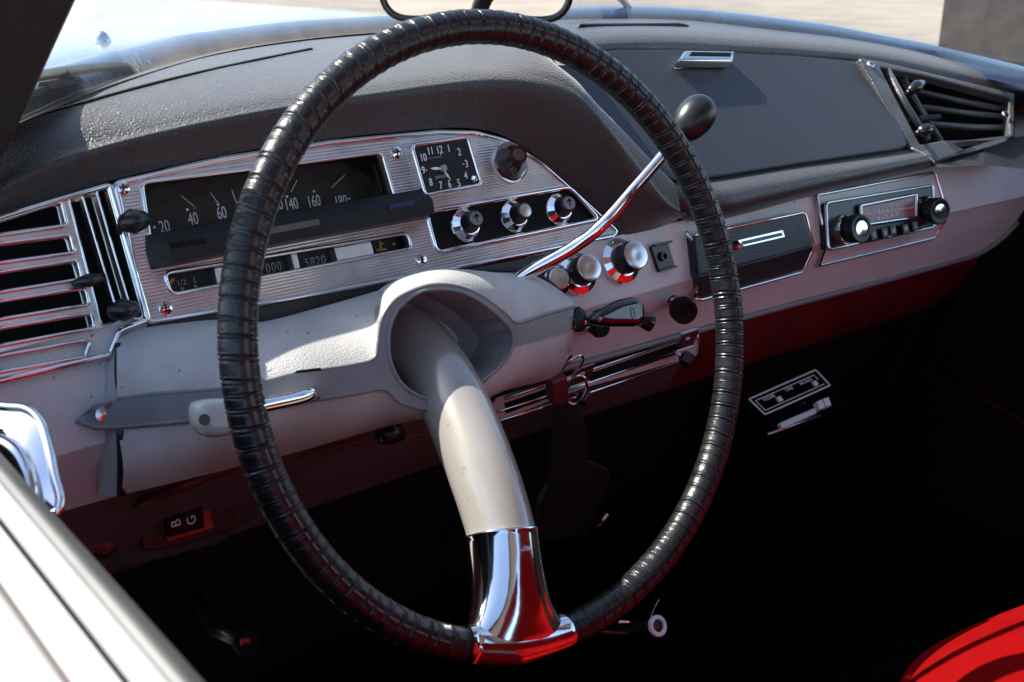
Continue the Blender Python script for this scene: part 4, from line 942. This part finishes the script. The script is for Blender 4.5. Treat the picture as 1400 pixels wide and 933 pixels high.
obj('lower_rod', tube([PY(815, 864, .05), PY(856, 866, .05)], .0014), 'redtrim', ct, True)

# ---------------------------------------------------------------- rear-view mirror
mr = thing('rear_view_mirror', PY(690, 30, .33), 'rear view mirror with thin black frame standing on the padded dashboard', 'mirror')
mc = Vector(PY(650, -22, .30)); tocam = (Vector(CAMP)-mc).normalized(); refl = Vector((-.75, -.55, -.10)).normalized()
nn = (tocam+refl).normalized(); ux = nn.cross(Vector((0, 0, 1))).normalized()*-1; uy = nn.cross(ux).normalized()
if uy.z < 0: uy = -uy
mw, mh = .083, .029
rr_ = rounded([(-mw, -mh), (mw, -mh), (mw, mh), (-mw, mh)], .026, 8)
P_ = lambda a, b, c=0: mc+ux*a+uy*b+nn*c
n_ = len(rr_)
obj('housing', (lambda f, k: (f+k, [[i, (i+1) % n_, n_+(i+1) % n_, n_+i] for i in range(n_)]+[list(range(n_, 2*n_))]))([P_(a*1.05, b*1.08, .003) for a, b in rr_], [P_(a*.92, b*.9, -.02) for a, b in rr_]), 'black', mr, True)
obj('glass', ([P_(a, b, .003) for a, b in rr_], [list(range(n_))]), 'mirror', mr)
obj('frame', tube([P_(a*1.03, b*1.06, .003) for a, b in rr_], .0034, True, 8), 'gloss', mr, True)
obj('stem', tube([P_(0, -mh*.5, -.02), P_(.0, -mh-.01, -.03), Vector(PY(690, 34, .40))], .006, n=10), 'black', mr, True)

# ---------------------------------------------------------------- seats
def seat(x0, x1, label, yf, turn=0):
    t = thing('front_seat', ((x0+x1)/2, -.4, .30), label, 'car seat', 'front seats')
    cx, cy, cz, ra, rb_, rc_ = (x0+x1)/2, (yf-.66)/2, .47, (x1-x0)/2, (yf+.66)/2, .145
    pw = lambda v, e: math.copysign(abs(v)**e, v)
    def sp_(la, lo, k=1):
        a, b, c = (cx+k*ra*pw(math.cos(la), .48)*pw(math.cos(lo), .42), cy+k*rb_*pw(math.cos(la), .48)*pw(math.sin(lo), .42), cz+k*rc_*pw(math.sin(la), .62)); a -= x0+.08; b -= yf
        return (x0+.08+a*math.cos(turn)-b*math.sin(turn), yf+a*math.sin(turn)+b*math.cos(turn), c)
    NL = 96; rows = [[sp_(la, 2*math.pi*q_/NL+.001) for q_ in range(NL)] for la in np.linspace(-1.5, 1.5707, 40)]
    cu = obj('cushion', loft(rows, True), 'redvinyl', t, True)
    obj('piping', tube([sp_(.42, 2*math.pi*q_/140+.001, 1.002) for q_ in range(140)], .0045, True, 8), 'redvinyl', cu, True)
    b = wbox(x0+.01, x1-.01, -.80, -.62, .45, 1.12, .07); V = [(x, y-(z-.45)*.22, z) for x, y, z in b[0]]
    obj('backrest', (V, b[1]), 'redvinyl', t, True)
    obj('base', wbox(x0+.04, x1-.04, -.62, -.22, .30, .345), 'black', t)
seat(-.68, -.195, 'red cloth driver seat behind the steering wheel', -.17)
seat(-.118, .54, 'red cloth passenger seat with piped cushion at the lower right corner', -.098, R_(-13))

# ---------------------------------------------------------------- door at lower left
def dline(px0, px1, z0):
    a, b = Vector(PZ(*px0, z0)), Vector(PZ(*px1, z0)); d = (b-a).normalized(); return a, d
L = {}
for k, p0, p1, z in (('in0', (0, 615), (274, 930), .945), ('g1', (0, 627), (258, 930), .953), ('g2', (0, 640), (240, 930), .956), ('g3', (0, 652), (226, 925), .953), ('w1', (0, 656), (222, 928), .954), ('w2', (0, 698), (168, 930), .954), ('b1', (0, 704), (160, 930), .945), ('b2', (0, 709), (155, 930), .954), ('w3', (0, 795), (96, 930), .952), ('r1', (0, 800), (92, 930), .947), ('r2', (0, 808), (84, 930), .949), ('w4', (0, 870), (42, 930), .940), ('w5', (0, 960), (-20, 930), .92)): L[k] = (p0, p1, z)
D0 = (Vector(PZ(200, 880, .95))-Vector(PZ(20, 670, .95))).normalized(); D0.z = 0; D0.normalize()
def dl_(k, s, dx=0., z=None):
    p0, p1, z0 = L[k]; m = Vector(PZ((p0[0]+p1[0])/2, (p0[1]+p1[1])/2, z0)); y = s; q = m+D0*((y-m.y)/D0.y)
    return (q.x+dx, q.y, q.z if z is None else z)
YS = (.26, .1, 0, -.1, -.2, -.3, -.45, -.7, -1.0)
def dstrip(ks): return loft([[dl_(k, s) for s in YS] for k in ks])
dr = obj('door', join(dstrip(['w1', 'w2', 'b1']), dstrip(['b2', 'w3', 'r1']), dstrip(['r2', 'w4', 'w5']), loft([[dl_('w5', s) for s in YS], [dl_('w5', s, -.05, .6) for s in YS], [dl_('w5', s, -.03, .3) for s in YS]])), 'doorwhite', body, 'auto'); dr['label'] = 'white door top with window slot at the lower left'
obj('weather_strip', dstrip(['in0', 'g1', 'g2', 'g3', 'w1']), 'seal', dr, True)
obj('window_slot', loft([[dl_('b1', s, .0005) for s in YS], [dl_('b2', s, -.0005) for s in YS]]), 'rubber', dr)
obj('trim_line', loft([[dl_('r1', s, .0005) for s in YS], [dl_('r2', s, -.0005) for s in YS]]), mat('brown_trim_line', (.17, .14, .12), .5, vary=.2), dr)
obj('inner_panel', loft([[dl_('in0', s) for s in YS], [dl_('in0', s, .0, .93) for s in YS], [dl_('in0', s, .0, .32) for s in YS]]), 'matt', dr)

cf = thing('chrome_fitting', PZ(30, 640, .90), 'rounded mirror bright chrome fitting between the door top and the dashboard', 'chrome fitting')
FCn = np.array([-.72, -.69, 1.24]); FCn /= np.linalg.norm(FCn); FCo = PY(40, 620, -.03)
def fcp(x, y, h=0):
    return onplane(x, y, FCo+FCn*h, FCn)
cfp = rs([(-70, 540), (0, 556), (36, 560), (56, 578), (67, 612), (74, 650), (82, 688), (60, 705), (-70, 705)], 60)
fcf = TPS([(*p, -.001) for p in cfp[::3]]+[(x, y, h) for x, y, h in ((40, 600, .0008), (50, 640, .001), (20, 590, .001), (0, 620, .002), (-30, 600, .002), (30, 670, .0012))])
cfo = obj('plate', patch(cfp, lambda x, y: fcp(x, y, fcf(x, y)), 7, edge=4), 'chrome', cf, True)
obj('plate_edge', tube([fcp(x, y, -.001) for x, y in cfp], .0022, True, 8), 'chrome', cf, True)
obj('catch', tube([fcp(-40, 600, .004), fcp(-5, 606, .006), fcp(22, 622, .006), fcp(36, 650, .005), (fcp(44, 690, .003))], [.003, .0045, .005, .0045, .003], n=12, smoothpath=5), 'chrome', cf, True)
obj('catch_slot', tube([fcp(-30, 590, .003), fcp(2, 592, .003)], .0022, n=8), 'rubber', cf, True)
